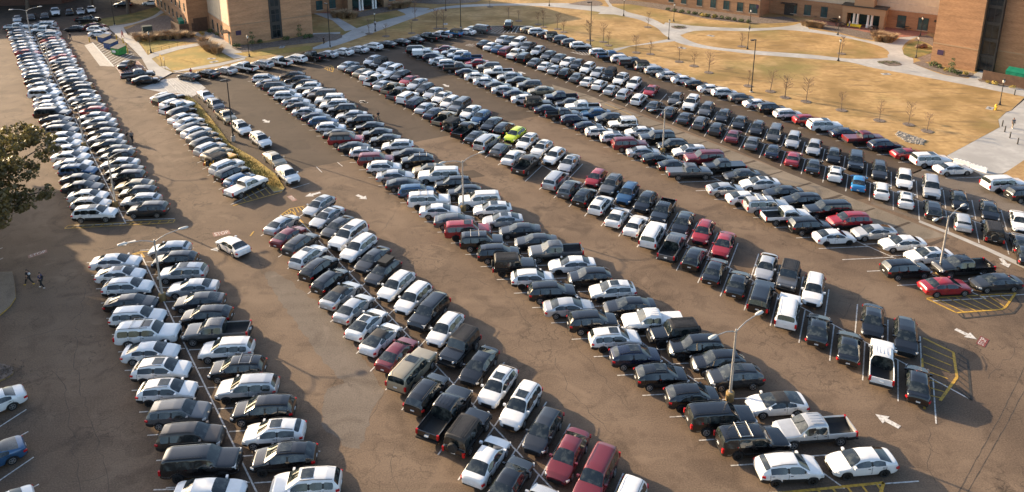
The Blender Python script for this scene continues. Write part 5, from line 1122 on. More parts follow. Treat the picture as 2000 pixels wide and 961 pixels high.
for k in range(5):
    m = MB(); fD2.block(m, .3, 2.5, 0, .9, .15 + (k > 0) * (.35 + (k - 1) * 3.2 + 3.0), 2.9 + k * 3.2); o = link('stair_window', m.mesh('stair_window'), M['darkglass'], bD)
    m = MB(); fD2.block(m, 1.36, 1.44, .85, .93, .3 + k * 3.2, 2.9 + k * 3.2); link('mullion', m.mesh('mullion'), M['frame'], o)
band(fD, 'brick_course', .02, 8.0, 4.3, 4.55, bD, M['brick2'], .07); band(fD2, 'brick_course', 2.75, 22, 4.3, 4.55, bD, M['brick2'], .07)
m = MB(); fD.block(m, 1.0, 2.1, -.02, .06, 2.2, 3.2); link('name_sign', m.mesh('name_sign'), M['sign'], bD)
# dark building at the top left
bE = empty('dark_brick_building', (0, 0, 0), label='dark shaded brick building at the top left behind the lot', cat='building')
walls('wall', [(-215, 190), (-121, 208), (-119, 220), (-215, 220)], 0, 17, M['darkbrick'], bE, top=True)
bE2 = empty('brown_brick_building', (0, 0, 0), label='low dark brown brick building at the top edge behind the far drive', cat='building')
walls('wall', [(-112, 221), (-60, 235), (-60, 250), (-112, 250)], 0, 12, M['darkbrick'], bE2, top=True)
# fences round the bins
def fence(name, pts, h, label):
    r = empty(name, (0, 0, 0), label=label, cat='fence'); P_ = GP(pts); m = MB(); post = MB()
    for a, c in zip(P_, P_[1:]):
        d = Vector(c) - Vector(a); n = max(1, int(d.length / .16)); dd = d / n; nn = Vector((-dd.y, dd.x)).normalized() * .02
        for k in range(n):
            q0 = Vector(a) + dd * k; q1 = Vector(a) + dd * (k + .94)
            m.prism(poly_ccw([tuple(q0 - nn), tuple(q1 - nn), tuple(q1 + nn), tuple(q0 + nn)]), .1, h + .02 * ((k * 7) % 3))
    link('boards', m.mesh('boards'), M['brownwood'], r); return r
fence('board_fence', [(1917, 158), (1962, 167), (2012, 177)], 2.1, 'brown board fence round the green bin beside the brick block')
fence('board_fence', [(335, 58), (352, 66), (388, 63)], 2.2, 'brown board fence round the green bin at the left building')
def bin_(name, q, z, L, W, H, rz, body, lid, label):
    r = empty(name, (*G(*q), z), R(rz), label=label, cat='waste bin')
    m = MB(); m.v = []; 
    P_ = [(-L / 2, -W / 2, .12), (L / 2, -W / 2, .12), (L / 2, W / 2, .12), (-L / 2, W / 2, .12), (-L / 2, -W / 2 - .1, H * .8), (L / 2, -W / 2 - .1, H * .8), (L / 2, W / 2 + .1, H), (-L / 2, W / 2 + .1, H)]
    m.v = P_; m.f = [(0, 3, 2, 1), (0, 1, 5, 4), (1, 2, 6, 5), (2, 3, 7, 6), (3, 0, 4, 7)]; m.m = [0] * 5
    for k in range(4): x = -L / 2 + L * (k + .5) / 4; m.box(x - .04, x + .04, -W / 2 - .09, -W / 2, .2, H * .76)
    for s in (1, -1): m.box(s * L / 2 - .09, s * L / 2 + .09, -.25, .25, H * .5, H * .62)
    link('body', m.mesh('bin_body'), body, r)
    m = MB(); nv = [(-L / 2 - .05, -W / 2 - .15, H * .80 + .02), (L / 2 + .05, -W / 2 - .15, H * .80 + .02), (L / 2 + .05, W / 2 + .15, H + .02), (-L / 2 - .05, W / 2 + .15, H + .02)]
    m.quad(nv); m.quad([(x, y, z2 + .07) for x, y, z2 in nv])
    for i in range(4): j = (i + 1) % 4; m.quad([nv[i], nv[j], (nv[j][0], nv[j][1], nv[j][2] + .07), (nv[i][0], nv[i][1], nv[i][2] + .07)])
    link('lid', m.mesh('bin_lid'), lid, r); return r
g = bin_('dumpster', (233, 106), .012, 2.4, 1.7, 1.75, -28, M['dgreen'], M['trim'], 'green dumpster with a white sign on the hatched bay')
m = MB(); m.box(-.75, .35, -1.02, -.96, .55, 1.05); link('sign_panel', m.mesh('sign_panel'), M['signwhite'], g)
bin_('dumpster', (218, 95), .012, 2.4, 1.7, 1.7, -28, M['dblue'], M['trim'], 'blue dumpster standing next to the green one')
bin_('dumpster', (205, 83), .012, 2.2, 1.6, 1.6, -28, M['dblue'], M['trim'], 'blue dumpster farthest from the green one, by the white car')
bin_('dumpster', (1992, 158), .12, 4.6, 2.0, 1.9, -45, M['tealgreen'], M['tealgreen'], 'teal lidded bin behind the brown fence at the right')
bin_('dumpster', (363, 56), .12, 2.6, 1.8, 2.4, 35, M['tealgreen'], M['tealgreen'], 'teal lidded bin behind the brown fence at the left building')
def bollard(): 
    m = MB(); m.lathe([(.11, 0), (.11, 1.0), (.07, 1.06), (.001, 1.08)], k=12); o = link('bollard', m.mesh('bollard', 40), M['yplastic']); o['category'] = 'bollard'; o['group'] = 'yellow bollards around the dumpsters'; return o
YB = [((241, 84), 'yellow bollard behind the blue dumpsters, far one'), ((247, 94), 'yellow bollard between the blue and green dumpsters at the path'), ((250, 104), 'yellow bollard right of the green dumpster'), ((175, 82), 'yellow bollard at the corner of the hatched bay, nearest the aisle'), ((190, 80), 'yellow bollard beside the white car in front of the blue dumpsters'), ((228, 77), 'yellow bollard behind the farthest blue dumpster')]
clones(bollard(), [(*G(*q), .01, 0, 1, l) for q, l in YB])
m = MB(); m.lathe([(.09, 0), (.09, .95), (.06, 1.0), (.001, 1.01)], k=12); m.lathe([(.12, -.01), (.12, .05), (.09, .06)], k=12)
bb = link('bollard', m.mesh('brown_bollard', 40), M['frame']); bb['category'] = 'bollard'; bb['group'] = 'dark bollards across the concrete walk'
clones(bb, [(*G(*q), .118, 0, 1, l) for q, l in [((1957, 248), 'dark bollard on the concrete walk nearest the lawn'), ((1962, 259), 'second dark bollard from the lawn on the concrete walk'), ((1972, 271), 'third dark bollard from the lawn on the concrete walk'), ((1987, 283), 'dark bollard farthest right on the concrete walk'), ((1981, 187), 'single dark bollard by the path near the brown fence')]])
m = MB(); m.lathe([(.16, 0), (.16, .06), (.11, .1), (.11, .5), (.14, .52), (.14, .58), (.10, .66), (.04, .74), (.001, .75)], k=14); m.lathe([(.001, -.24), (.06, -.22), (.06, .22), (.001, .24)], (0, 0, .4), 10, 'Y')
o = link('fire_hydrant', m.mesh('fire_hydrant', 40), M['yplastic'], label='yellow fire hydrant on the dry lawn by the lantern lamp', cat='hydrant'); o.location = (*G(1944, 216), .12); o.scale = (1.4,) * 3
# barriers
def barrier():
    m = MB(); prof = [(-.32, 0), (.32, 0), (.32, .12), (.16, .38), (.12, .95), (-.12, .95), (-.16, .38), (-.32, .12)]; n = len(m.v); L = 1.35
    for x in (-L, -L + .06, L - .06, L): m.v += [(x, y * (.8 if abs(x) == L else 1), z) for y, z in prof]
    k = len(prof)
    for i in range(3):
        for j in range(k): m.f.append((i * k + j, (i + 1) * k + j, (i + 1) * k + (j + 1) % k, i * k + (j + 1) % k)); m.m.append(0)
    m.f += [tuple(range(k)), tuple(3 * k + j for j in range(k))]; m.m += [0, 0]
    for x in (-.9, -.3, .3, .9): m.box(x - .13, x + .13, -.14, .14, .951, 1.02, 0)
    o = link('water_barrier', m.mesh('water_barrier', 20), M['barrier']); o['category'] = 'barrier'; o['group'] = 'white plastic barriers'; return o
BSC = .78
a1, a2 = Vector(G(1862, 320)), Vector(G(1925, 338)); an = math.atan2((a2 - a1).y, (a2 - a1).x)
clones(barrier(), [(*G(1878, 323), .012, an, BSC, 'white plastic barrier behind the white sedan, the one nearer the lawn'), (*G(1911, 334), .012, an, BSC, 'white plastic barrier at the end nearer the concrete walk')])
# railing, sign posts, utility boxes
r = empty('hand_railing', (0, 0, 0), label='low dark railing along the edge of the left lawn', cat='railing'); P_ = GP([(289, 108), (300, 104), (316, 100), (331, 96), (347, 92), (362, 88)])
m = MB(); m.tube([(x, y, 1.0) for x, y in P_], .03, 6); m.tube([(x, y, .6) for x, y in P_], .02, 6); link('rail', m.mesh('rail', 40), M['black'], r)
for x, y in P_: m = MB(); m.tube([(x, y, .1), (x, y, 1.0)], .025, 6); link('post', m.mesh('rail_post', 40), M['black'], r)
for q, l in [((316, 131), 'small yellow road sign on a post by the left walk'), ((323, 137), 'small pale sign on a post nearest the left walk corner')]:
    r = empty('road_sign', (*G(*q), .12), R(-50), label=l, cat='sign'); m = MB(); m.tube([(0, 0, 0), (0, 0, 2.5)], .035, 6); link('post', m.mesh('sign_post', 40), M['black'], r)
    m = MB(); m.box(-.35, .35, -.05, -.02, 1.9, 2.5); link('sign_plate', m.mesh('sign_plate'), M['yellow'] if 'yellow' in l else M['pole'], r)
for q, l, s in [((289, 68), 'dark green utility cabinet among the straw grasses', (2.0, 1.6, 1.9)), ((298, 72), 'flat grey utility box beside the green cabinet', (2.6, 1.2, .5))]:
    m = MB(); m.box(-s[0] / 2, s[0] / 2, -s[1] / 2, s[1] / 2, 0, s[2]); m.box(-s[0] / 2 - .06, s[0] / 2 + .06, -s[1] / 2 - .06, s[1] / 2 + .06, s[2] + .002, s[2] + .1); m.box(-.02, .02, -s[1] / 2 - .03, -s[1] / 2, .15, s[2] - .1)
    o = link('utility_cabinet', m.mesh('utility_cabinet'), M['utility'], label=l, cat='cabinet'); o.location = (*G(*q), .12); o.rotation_euler = (0, 0, R(30))
for i, q in enumerate([(413, 116), (418, 122), (551, 93), (1388, 71), (1730, 146), (1933, 213), (870, 48), (1332, 95), (708, 64)]):
    m = MB(); m.box(-.8, .8, -.5, .5, 0, .05); m.box(-.3, .3, -.2, .2, .052, .07, 1); o = link('drain_cover', m.mesh('drain_cover'), [M['concrete'], M['frame']], kind='structure'); o.location = (*G(*q), .12); o.rotation_euler = (0, 0, i * .8)
# picnic tables
def picnic():
    r = empty('picnic_table', (0, 0, 0), cat='table', group='dark picnic tables on the terraces')
    m = MB(); m.lathe([(.001, .76), (.6, .76), (.6, .71), (.001, .71)], k=16); link('tabletop', m.mesh('tabletop', 40), M['frame'], r)
    m = MB(); m.lathe([(.35, 0), (.35, .03), (.05, .06), (.05, .71)], k=12); link('pedestal', m.mesh('pedestal', 40), M['frame'], r)
    for k in range(4):
        a = k * math.pi / 2; m = MB(); m.box(.72, 1.06, -.5, .5, .42, .46, 0, Matrix.Rotation(a, 4, 'Z')); m.box(.2, .9, -.03, .03, .12, .17, 0, Matrix.Rotation(a, 4, 'Z')); m.box(.85, .91, -.03, .03, .0, .42, 0, Matrix.Rotation(a, 4, 'Z')); link('bench', m.mesh('picnic_bench'), M['frame'], r)
    return r
PT = [((626, 21), 'dark picnic table on the shaded terrace, leftmost by the corner window'), ((687, 21), 'dark picnic table on the shaded terrace before the left columns'), ((718, 18), 'dark picnic table on the shaded terrace before the right columns'), ((738, 14), 'dark picnic table at the right end of the shaded terrace'), ((1597, 36), 'dark picnic table at the left end of the sunny terrace'), ((1629, 44), 'dark picnic table between the left windows of the sunny terrace'), ((1641, 52), 'dark picnic table left of the yellow covered table'), ((1705, 60), 'dark picnic table before the porch pier on the sunny terrace'), ((1769, 59), 'dark picnic table right of the porch by tall windows')]
clones(picnic(), [(*G(*q), .15, i * .5, 1.15, l) for i, (q, l) in enumerate(PT)])
m = MB(); m.box(-1.5, 1.5, -.4, .4, .70, .78); m.quad([(-1.5, -.41, .3), (1.5, -.41, .3), (1.5, -.41, .77), (-1.5, -.41, .77)]); 
for x in (-1.2, 1.2): m.box(x - .04, x + .04, -.3, .3, 0, .7)
o = link('folding_table', m.mesh('folding_table'), M['ybright'], label='yellow covered table before the porch columns', cat='table'); o.location = (*G(1668, 55), .15); o.rotation_euler = (0, 0, R(-35))
rk = random.Random(3)
for i, (q, l) in enumerate([((1795, 95), 'brown boulder on the small green lawn, left one'), ((1803, 94), 'brown boulder on the small green lawn, right one')]):
    bm = bmesh.new(); bmesh.ops.create_icosphere(bm, subdivisions=2, radius=.8)
    for v in bm.verts: v.co *= rk.uniform(.8, 1.15); v.co.z *= .7
    me = bpy.data.meshes.new('boulder'); bm.to_mesh(me); bm.free(); o = link('boulder', me, M['brownwood'], label=l, cat='rock'); o.location = (*G(*q), .4)

# ================================================================== plants
def leaves(blobs, per, size, rs, flat=.5):
    m = MB()
    for (x, y, z, r) in blobs:
        for k in range(int(per * r * r)):
            while True:
                p = Vector((rs.uniform(-1, 1), rs.uniform(-1, 1), rs.uniform(-1, 1)))
                if .25 < p.length < 1: break
            p = Vector((p.x, p.y, p.z * .72)) * r
            c = Vector((x, y, z)) + p; s = size * rs.uniform(.6, 1.3)
            n = (p.normalized() * .6 + Vector((rs.uniform(-1, 1), rs.uniform(-1, 1), rs.uniform(-.2, 1)))).normalized()
            u = n.orthogonal().normalized(); u.rotate(Matrix.Rotation(rs.uniform(0, 6.28), 3, n)); w = n.cross(u)
            m.quad([tuple(c - u * s * .5 - w * s * .1), tuple(c - w * s * .45), tuple(c + u * s * .55), tuple(c + w * s * .45)])
    return m
def big_tree(base, trunk_h, blobs, label, mat, per=75, size=.42, seed=1, limbs=True):
    rs = random.Random(seed); r = empty('oak_tree', (base[0], base[1], 0), label=label, cat='tree'); bz = base
    loc = [(x - bz[0], y - bz[1], z, q) for x, y, z, q in blobs]
    m = MB(); m.tube([(0, 0, -.1), (.1, .05, trunk_h * .5), (.05, .1, trunk_h)], [.55, .40, .34], 12)
    link('trunk', m.mesh('trunk', 60), M['bark'], r)
    m = MB()
    for (x, y, z, q) in loc: m.tube([(.05, .1, trunk_h * .9), (x * .35, y * .35, trunk_h + (z - trunk_h) * .45), (x * .8, y * .8, z - q * .1), (x, y, z + q * .3)], [.22, .15, .08, .03], 7)
    link('limbs', m.mesh('limbs', 60), M['bark'], r)
    small = []
    for (x, y, z, q) in loc:
        small.append((x, y, z, q * .62))
        for k in range(int(5 + q * 3)):
            a, b2 = rs.uniform(0, 6.28), rs.uniform(-.5, 1); d = q * rs.uniform(.55, 1.05)
            small.append((x + d * math.cos(a) * math.cos(b2), y + d * math.sin(a) * math.cos(b2), z + d * math.sin(b2) * .75, q * rs.uniform(.18, .36)))
    link('crown', leaves(small, per, size, rs).mesh('oak_crown', fix=False), mat, r)
    return r
V3 = lambda px, py, z: (*G(px, py, z), z)
bl_ = [(*V3(10, 285, 9), 3.0), (*V3(55, 268, 9), 2.4), (*V3(90, 292, 8.5), 1.9), (*V3(20, 325, 8.5), 2.6), (*V3(62, 322, 7.8), 1.5), (*V3(8, 372, 7), 2.2), (*V3(52, 383, 6.6), 1.3), (*V3(92, 379, 6.4), 1.2), (*V3(12, 412, 6), 1.7), (*V3(45, 405, 6), 1.1), (*V3(0, 440, 5.4), 1.0), (*V3(-50, 330, 9.5), 3.4), (*V3(-50, 400, 8), 3.0), (*V3(-110, 350, 9.5), 3.4), (*V3(-20, 300, 11), 2.4)]
big_tree(G(-75, 480), 4.5, bl_, 'leafy oak with sunlit top leaning in from the left edge', M['leafdark'], 130, .34, 4)
def round_blobs(c, h, r, n, rs): return [(c[0] + r * math.cos(i * 2.4) * rs.uniform(.35, .8), c[1] + r * math.sin(i * 2.4) * rs.uniform(.35, .8), h + rs.uniform(-.2, .35) * r, r * rs.uniform(.4, .6)) for i in range(n)]
rs = random.Random(9)
for i, (c, h, r, l) in enumerate([((-103, 208), 9, 6.0, 'yellow green oak crown at the top edge above the far parked cars'), ((-126, 201), 9, 6, 'dark oak at the top left corner beside the far parked cars'), ((-97.5, 196), 9.5, 5.5, 'dark oak whose trunk stands on the shaded lawn by the far drive'),
                                 ((-112, 206), 10, 6, 'dark oak between the two others at the top left corner'), ((-141, 198.5), 10, 6.5, 'dark oak farthest left at the top edge'), ((-80, 84), 12, 9, None), ((-66, 62), 11, 8, None), ((-88, 100), 11.5, 8, None), ((-58, 46), 10.5, 7.5, None), ((-75, 73), 14.5, 8, None)]):
    big_tree(c, h * .5, round_blobs(c, h, r, 7, rs), l or ['oak outside the left edge of the view behind the leafy oak', 'oak outside the left edge of the view, middle of three', 'oak beyond the leafy oak outside the left edge', 'nearest oak outside the left edge of the view', 'tallest oak outside the left edge of the view'][i - 5], M['leafdark'], 30 if i < 5 else 70, .8, 20 + i)
def young_tree(seed):
    rs = random.Random(seed); r = empty('young_tree', (0, 0, 0), cat='tree', group='bare young trees on the dry lawn')
    m = MB(); m.tube([(0, 0, -.05), (.03, 0, 1.5), (0, .04, 2.9), (.03, .03, 3.6)], [.06, .045, .03, .014], 7); link('trunk', m.mesh('young_trunk', 60), M['bark'], r)
    m = MB()
    for k in range(26):
        z0 = rs.uniform(1.3, 3.2); a = rs.uniform(0, 6.28); l = rs.uniform(.6, 1.25) * (1 - .3 * abs(z0 - 2.2)); e = rs.uniform(.5, 1.1)
        q0 = Vector((0, .02, z0)); q1 = q0 + Vector((math.cos(a) * math.cos(e), math.sin(a) * math.cos(e), math.sin(e))) * l; m.tube([q0, (q0 + q1) / 2 + Vector((0, 0, -.05)), q1], [.016, .011, .006], 4, cap=False)
        for j in range(5):
            t = rs.uniform(.3, 1); b0 = q0.lerp(q1, t); a2 = a + rs.uniform(-1.3, 1.3); q2 = b0 + Vector((math.cos(a2) * .7, math.sin(a2) * .7, rs.uniform(.3, 1))) * rs.uniform(.25, .5); m.tube([b0, q2], [.007, .004], 3, cap=False)
            if rs.random() < .55:
                s = .045; m.quad([tuple(q2 + Vector((-s, 0, 0))), tuple(q2 + Vector((0, -s, s))), tuple(q2 + Vector((s, 0, 0))), tuple(q2 + Vector((0, s, -s)))])
    link('crown', m.mesh('young_crown', fix=False), M['twig'], r)
    return r
YT = [(721, 67), (754, 72), (804, 66), (811, 40), (853, 57), (866, 57), (994, 41), (1013, 42), (1051, 49), (1061, 54), (1088, 58), (1100, 64), (1152, 80), (1178, 83), (1188, 90), (1265, 54), (1242, 104), (1270, 107), (1326, 122), (1355, 130.5), (1384, 143), (1461, 169.5), (1504, 180), (1533, 192), (1574, 200), (1643, 217), (1717, 237), (1774, 245), (1810, 258), (1448, 92), (1643, 106), (957, 14)]
places = []; yt = [young_tree(k) for k in (1, 2, 3)]
W_ = ['fuzzy', 'thin', 'small', 'slender']
def near_name(q):
    """what the tree stands nearest to"""
    marks = [((640, 90), 'the path mouth by the white sedan'), ((733, 62), 'the path junction lamp'), ((811, 40), 'the bend of the curving path'), ((860, 57), 'the tall post behind the bright blue off-roader'), ((1000, 41), 'the hatched bay with the lone black car'), ((1056, 52), 'the silver edge row off-roader'), ((1094, 60), 'the grey edge row SUVs'), ((1160, 84), 'the tall post by the white hatching'), ((1265, 54), 'the sunny lawn beside the curving path'), ((1256, 105), 'the narrow side path'), ((1355, 130), 'the lawn above the silver edge cars'), ((1450, 92), 'the left end of the oval lawn'), ((1467, 175), 'the tall post of the right lawn'), ((1520, 188), 'the middle of the right lawn'), ((1574, 200), 'the lawn behind the black edge SUV'), ((1643, 217), 'the lawn behind the red SUV'), ((1717, 237), 'the lawn behind the red pickup'), ((1790, 250), 'the riprap stones'), ((1643, 106), 'the right end of the oval lawn'), ((957, 14), 'the top of the curving path')]
    return min(marks, key=lambda t: (t[0][0] - q[0]) ** 2 + 4 * (t[0][1] - q[1]) ** 2)[1]
cnt = {}
for q in YT: cnt.setdefault(near_name(q), []).append(q)
rt = random.Random(77)
for i, q in enumerate(YT):
    nm = near_name(q); grp = sorted(cnt[nm]); k = grp.index(q)
    which = '' if len(grp) == 1 else [', left one', ', right one'][k] if len(grp) == 2 else [', left one', ', middle one', ', right one'][k] if len(grp) == 3 else [', leftmost', ', second from left', ', third from left', ', fourth from left', ', fifth from left'][k]
    lab = 'bare young tree by ' + nm + which
    src = yt[i % 3]; o = src if i < 3 else copy_tree(src)
    o.location = (*G(*q), .12); o.rotation_euler = (0, 0, rt.uniform(0, 6)); sc = rt.uniform(.75, 1.3); o.scale = (sc * rt.uniform(.9, 1.3), sc * rt.uniform(.9, 1.3), sc); o.rotation_euler = (rt.uniform(-.06, .06), rt.uniform(-.06, .06), rt.uniform(0, 6)); o['label'] = lab
    m = MB(); m.prism([(math.cos(t * .449) * rt.uniform(.8, .95), math.sin(t * .449) * rt.uniform(.8, .95)) for t in range(14)], 0, .07); mo = link('mulch_ring', m.mesh('mulch_ring'), M['bed'], kind='structure'); mo.location = (*G(*q), .121)
def shrub(name, mat, size, blobs, n, cat, group, seed=1):
    rs = random.Random(seed); o = link(name, leaves(blobs, n, size, rs).mesh(name, fix=False), mat); o['category'] = cat; o['group'] = group; return o
def straw(seed):
    rs = random.Random(seed); m = MB()
    for k in range(300):
        a, d = rs.uniform(0, 6.28), rs.uniform(0, .3); l = rs.uniform(.35, 1.1); lean = rs.uniform(.1, 1.15)
        p0 = Vector((d * math.cos(a), d * math.sin(a), 0)); p1 = p0 + Vector((math.cos(a) * lean * l * .5, math.sin(a) * lean * l * .5, l * .75)); p2 = p0 + Vector((math.cos(a) * lean * l, math.sin(a) * lean * l, l))
        n = Vector((-math.sin(a), math.cos(a), 0)) * .03
        m.quad([tuple(p0 - n), tuple(p0 + n), tuple(p1 + n), tuple(p1 - n)]); m.quad([tuple(p1 - n), tuple(p1 + n), tuple(p2)])
    o = link('straw_plant', m.mesh('straw_plant', fix=False), M['straw']); o['category'] = 'plant'; return o
SG = [('straw coloured straw plant in the bed by the green cabinet', [(268 + 6.2 * i, 76 - .35 * i + 3 * ((i * 5) % 3)) for i in range(18)], 1.5),
      ('straw coloured straw plant in the mound beside the left building walk', [(398, 92), (404, 98), (412, 102), (408, 93), (416, 97), (421, 104), (401, 88), (426, 107)], 1.7),
      ('tan straw plant beside the shaded terrace path', [(652 + 7 * i, 30 + .6 * i) for i in range(7)] + [(655 + 7 * i, 34 + .3 * i) for i in range(6)] + [(762 + 7 * i, 19 - .8 * i) for i in range(6)], 1.5),
      ('straw coloured straw plant at the left end of the sunny terrace bed', [(1568 + 6 * i, 52 + .5 * i) for i in range(7)], 1.3),
      ('straw coloured straw plant at the right end of the sunny terrace bed', [(1708 + 6.5 * i, 75 + .5 * i) for i in range(7)] + [(1712 + 6.5 * i, 80 + .3 * i) for i in range(5)], 1.5)]
sp_ = straw(1); first = True; rg = random.Random(4)
for lab, pts, sc in SG:
    for q in pts:
        q = (q[0] + rg.uniform(-3, 3), q[1] + rg.uniform(-1.5, 1.5))
        o = sp_ if first else copy_tree(sp_); first = False
        o.location = (*G(*q), .12); s = sc * rg.uniform(.6, 1.1); o.scale = (s * 1.25, s * 1.25, s); o.rotation_euler = (0, 0, rg.uniform(0, 6)); o['label'] = lab; o['group'] = lab.replace('straw plant', 'straw plants')
SH = [('evergreen_shrub', M['leafgreen'], [(0, 0, .9, .75), (.1, .1, 2.0, .65), (0, 0, 2.9, .4)], [(493, 91, 'tall conical evergreen shrub left of the dark stair window', 1), (586, 76, 'tall conical evergreen shrub right of the dark stair window', 1), (1857, 146, 'tall evergreen shrub before the right brick block', 1)]),
      ('round_shrub', M['leafgreen'], [(0, 0, .5, .6), (.4, .2, .45, .45), (-.4, .1, .5, .4)], [(462, 95, 'round green shrub at the left corner of the shaded brick wall', 1.2), (509, 86, 'round green shrub beside the left conical evergreen', 1.1), (560, 80, 'round green shrub just right of the dark stair window', 1.2), (597, 76, 'round green shrub right of the right conical evergreen', 1.1), (606, 75, 'round green shrub at the right corner of the shaded brick wall', 1.1), (428, 72, 'low green shrub under the canopy wall', 1.2), (412, 66, 'low green shrub near the service door', 1.2), (1822, 131, 'round green shrub at the corner of the right brick block', 1.2), (1833, 134, 'second round green shrub from the corner of the right brick block', 1.0), (1869, 148, 'round green shrub right of the tall evergreen', 1.1)] +
       [(1305 + 13 * i, 22 + 2.0 * i, None, 1.0 + .3 * ((i * 3) % 3)) for i in range(13)]),
      ('yellow_shrub', M['leafyellow'], [(0, 0, .45, .5), (.5, .1, .35, .35), (-.35, -.2, .35, .3)], [(1847, 141, 'yellow shrub left of the tall evergreen', 1.1), (1885, 148, 'yellow shrub at the right end of the brick block bed', 1.0), (1375 + 0, 34, 'yellow green shrub under the middle brick windows', 1.3), (1395, 36, 'yellow green shrub right under the middle brick windows', 1.3), (395, 70, 'small yellow green shrub at the walk by the left building', 1.3), (1928, 164, 'small yellow shrub before the brown fence, left one', .8), (1942, 167, 'small yellow shrub before the brown fence, middle one', 1.0), (1978, 174, 'small yellow shrub before the brown fence, right one', .8), (700, 30, 'low yellow shrub', .1)][:8])]
for name, mat, bl2, pl in SH:
    src = None
    for i, (px, py, lab, sc) in enumerate(pl):
        o = shrub(name, mat, .20, bl2, 260, 'shrub', 'shrubs in the mulch beds') if src is None else src.copy()
        if src is None: src = o
        else: COL.objects.link(o)
        o.location = (*G(px, py), .12); o.scale = (sc,) * 3; o.rotation_euler = (0, 0, i * 1.3)
        if lab: o['label'] = lab; o['group'] = 'shrubs in the mulch beds'
        else: o['label'] = 'dark green foundation shrub under the brick windows at the top right'; o['group'] = 'foundation shrubs under the brick windows'
rs = random.Random(31); m = MB()
strip_c = fit_curve(GP([(362, 188), (400, 233), (447, 290), (492, 325), (545, 369)]), 12)
for k in range(5200):
    t = rs.random() * (len(strip_c) - 2); i = int(t); p = Vector(strip_c[i]).lerp(Vector(strip_c[i + 1]), t - i)
    p += Vector((rs.gauss(0, .62), rs.gauss(0, .45))); a = rs.uniform(0, 6.28); h = rs.uniform(.06, .22) * (1.6 if math.sin(p.x * .9) + math.cos(p.y * 1.1) > .9 else 1)
    d = Vector((math.cos(a), math.sin(a))) * .03
    m.quad([(p.x - d.x, p.y - d.y, .12), (p.x + d.x, p.y + d.y, .12), (p.x + d.y * 2, p.y - d.x * 2, .12 + h)])
link('strip_grass', m.mesh('strip_grass', fix=False), M['greengrass'], kind='stuff', label='tufty half green grass growing along the planting strip', cat='grass')
m = MB()
for k in range(500):
    q = Vector(G(5, 728)); p = q + Vector((rs.gauss(-1.2, 1.4), rs.gauss(0, .55))); a = rs.uniform(0, 6.28); d = Vector((math.cos(a), math.sin(a))) * .06
    m.quad([(p.x - d.x, p.y - d.y, .14), (p.x + d.x, p.y + d.y, .14), (p.x + d.y, p.y - d.x, .14 + rs.uniform(.05, .16))])
link('island_plants', m.mesh('island_plants', fix=False), M['bark'], kind='stuff', label='dark low plants in the small kerbed island at the left edge', cat='plants')
link_me = None
m = leaves([(x, y, .25, .42) for x, y in GP([(1318 + 3.0 * k, 54.5 + .9 * math.sin(k * 2)) for k in range(7)] + [(1718 + 5 * k, 124 + 1.6 * math.sin(k * 2)) for k in range(8)])], 330, .12, rs)
link('bed_plants', m.mesh('bed_plants', fix=False), M['leafgreen'], kind='stuff', label='low green plants covering the two small round beds in the paths', cat='plants')
# ================================================================== people
def skin_mesh(name, verts, edges, radii, mats, root=0, levels=1):
    me = bpy.data.meshes.new(name + '_skeleton'); me.from_pydata(verts, edges, []); o = bpy.data.objects.new(name + '_skeleton', me); COL.objects.link(o)
    md = o.modifiers.new('skin', 'SKIN'); md.use_smooth_shade = True
    if not me.skin_vertices: me.attributes.new if False else None
    sk = me.skin_vertices[0].data if me.skin_vertices else None
    if sk is None:
        bpy.context.view_layer.objects.active = o
    for v, rr_ in zip(me.skin_vertices[0].data, radii): v.radius = rr_ if isinstance(rr_, tuple) else (rr_, rr_)
    me.skin_vertices[0].data[root].use_root = True
    sb = o.modifiers.new('sub', 'SUBSURF'); sb.levels = levels; sb.render_levels = levels
    bpy.context.view_layer.update()
    out = bpy.data.meshes.new_from_object(o.evaluated_get(bpy.context.evaluated_depsgraph_get())); out.name = name
    bpy.data.objects.remove(o); out.materials.clear()
    for mm in mats: out.materials.append(mm)
    for p in out.polygons: p.use_smooth = True; p.material_index = 0
    return out
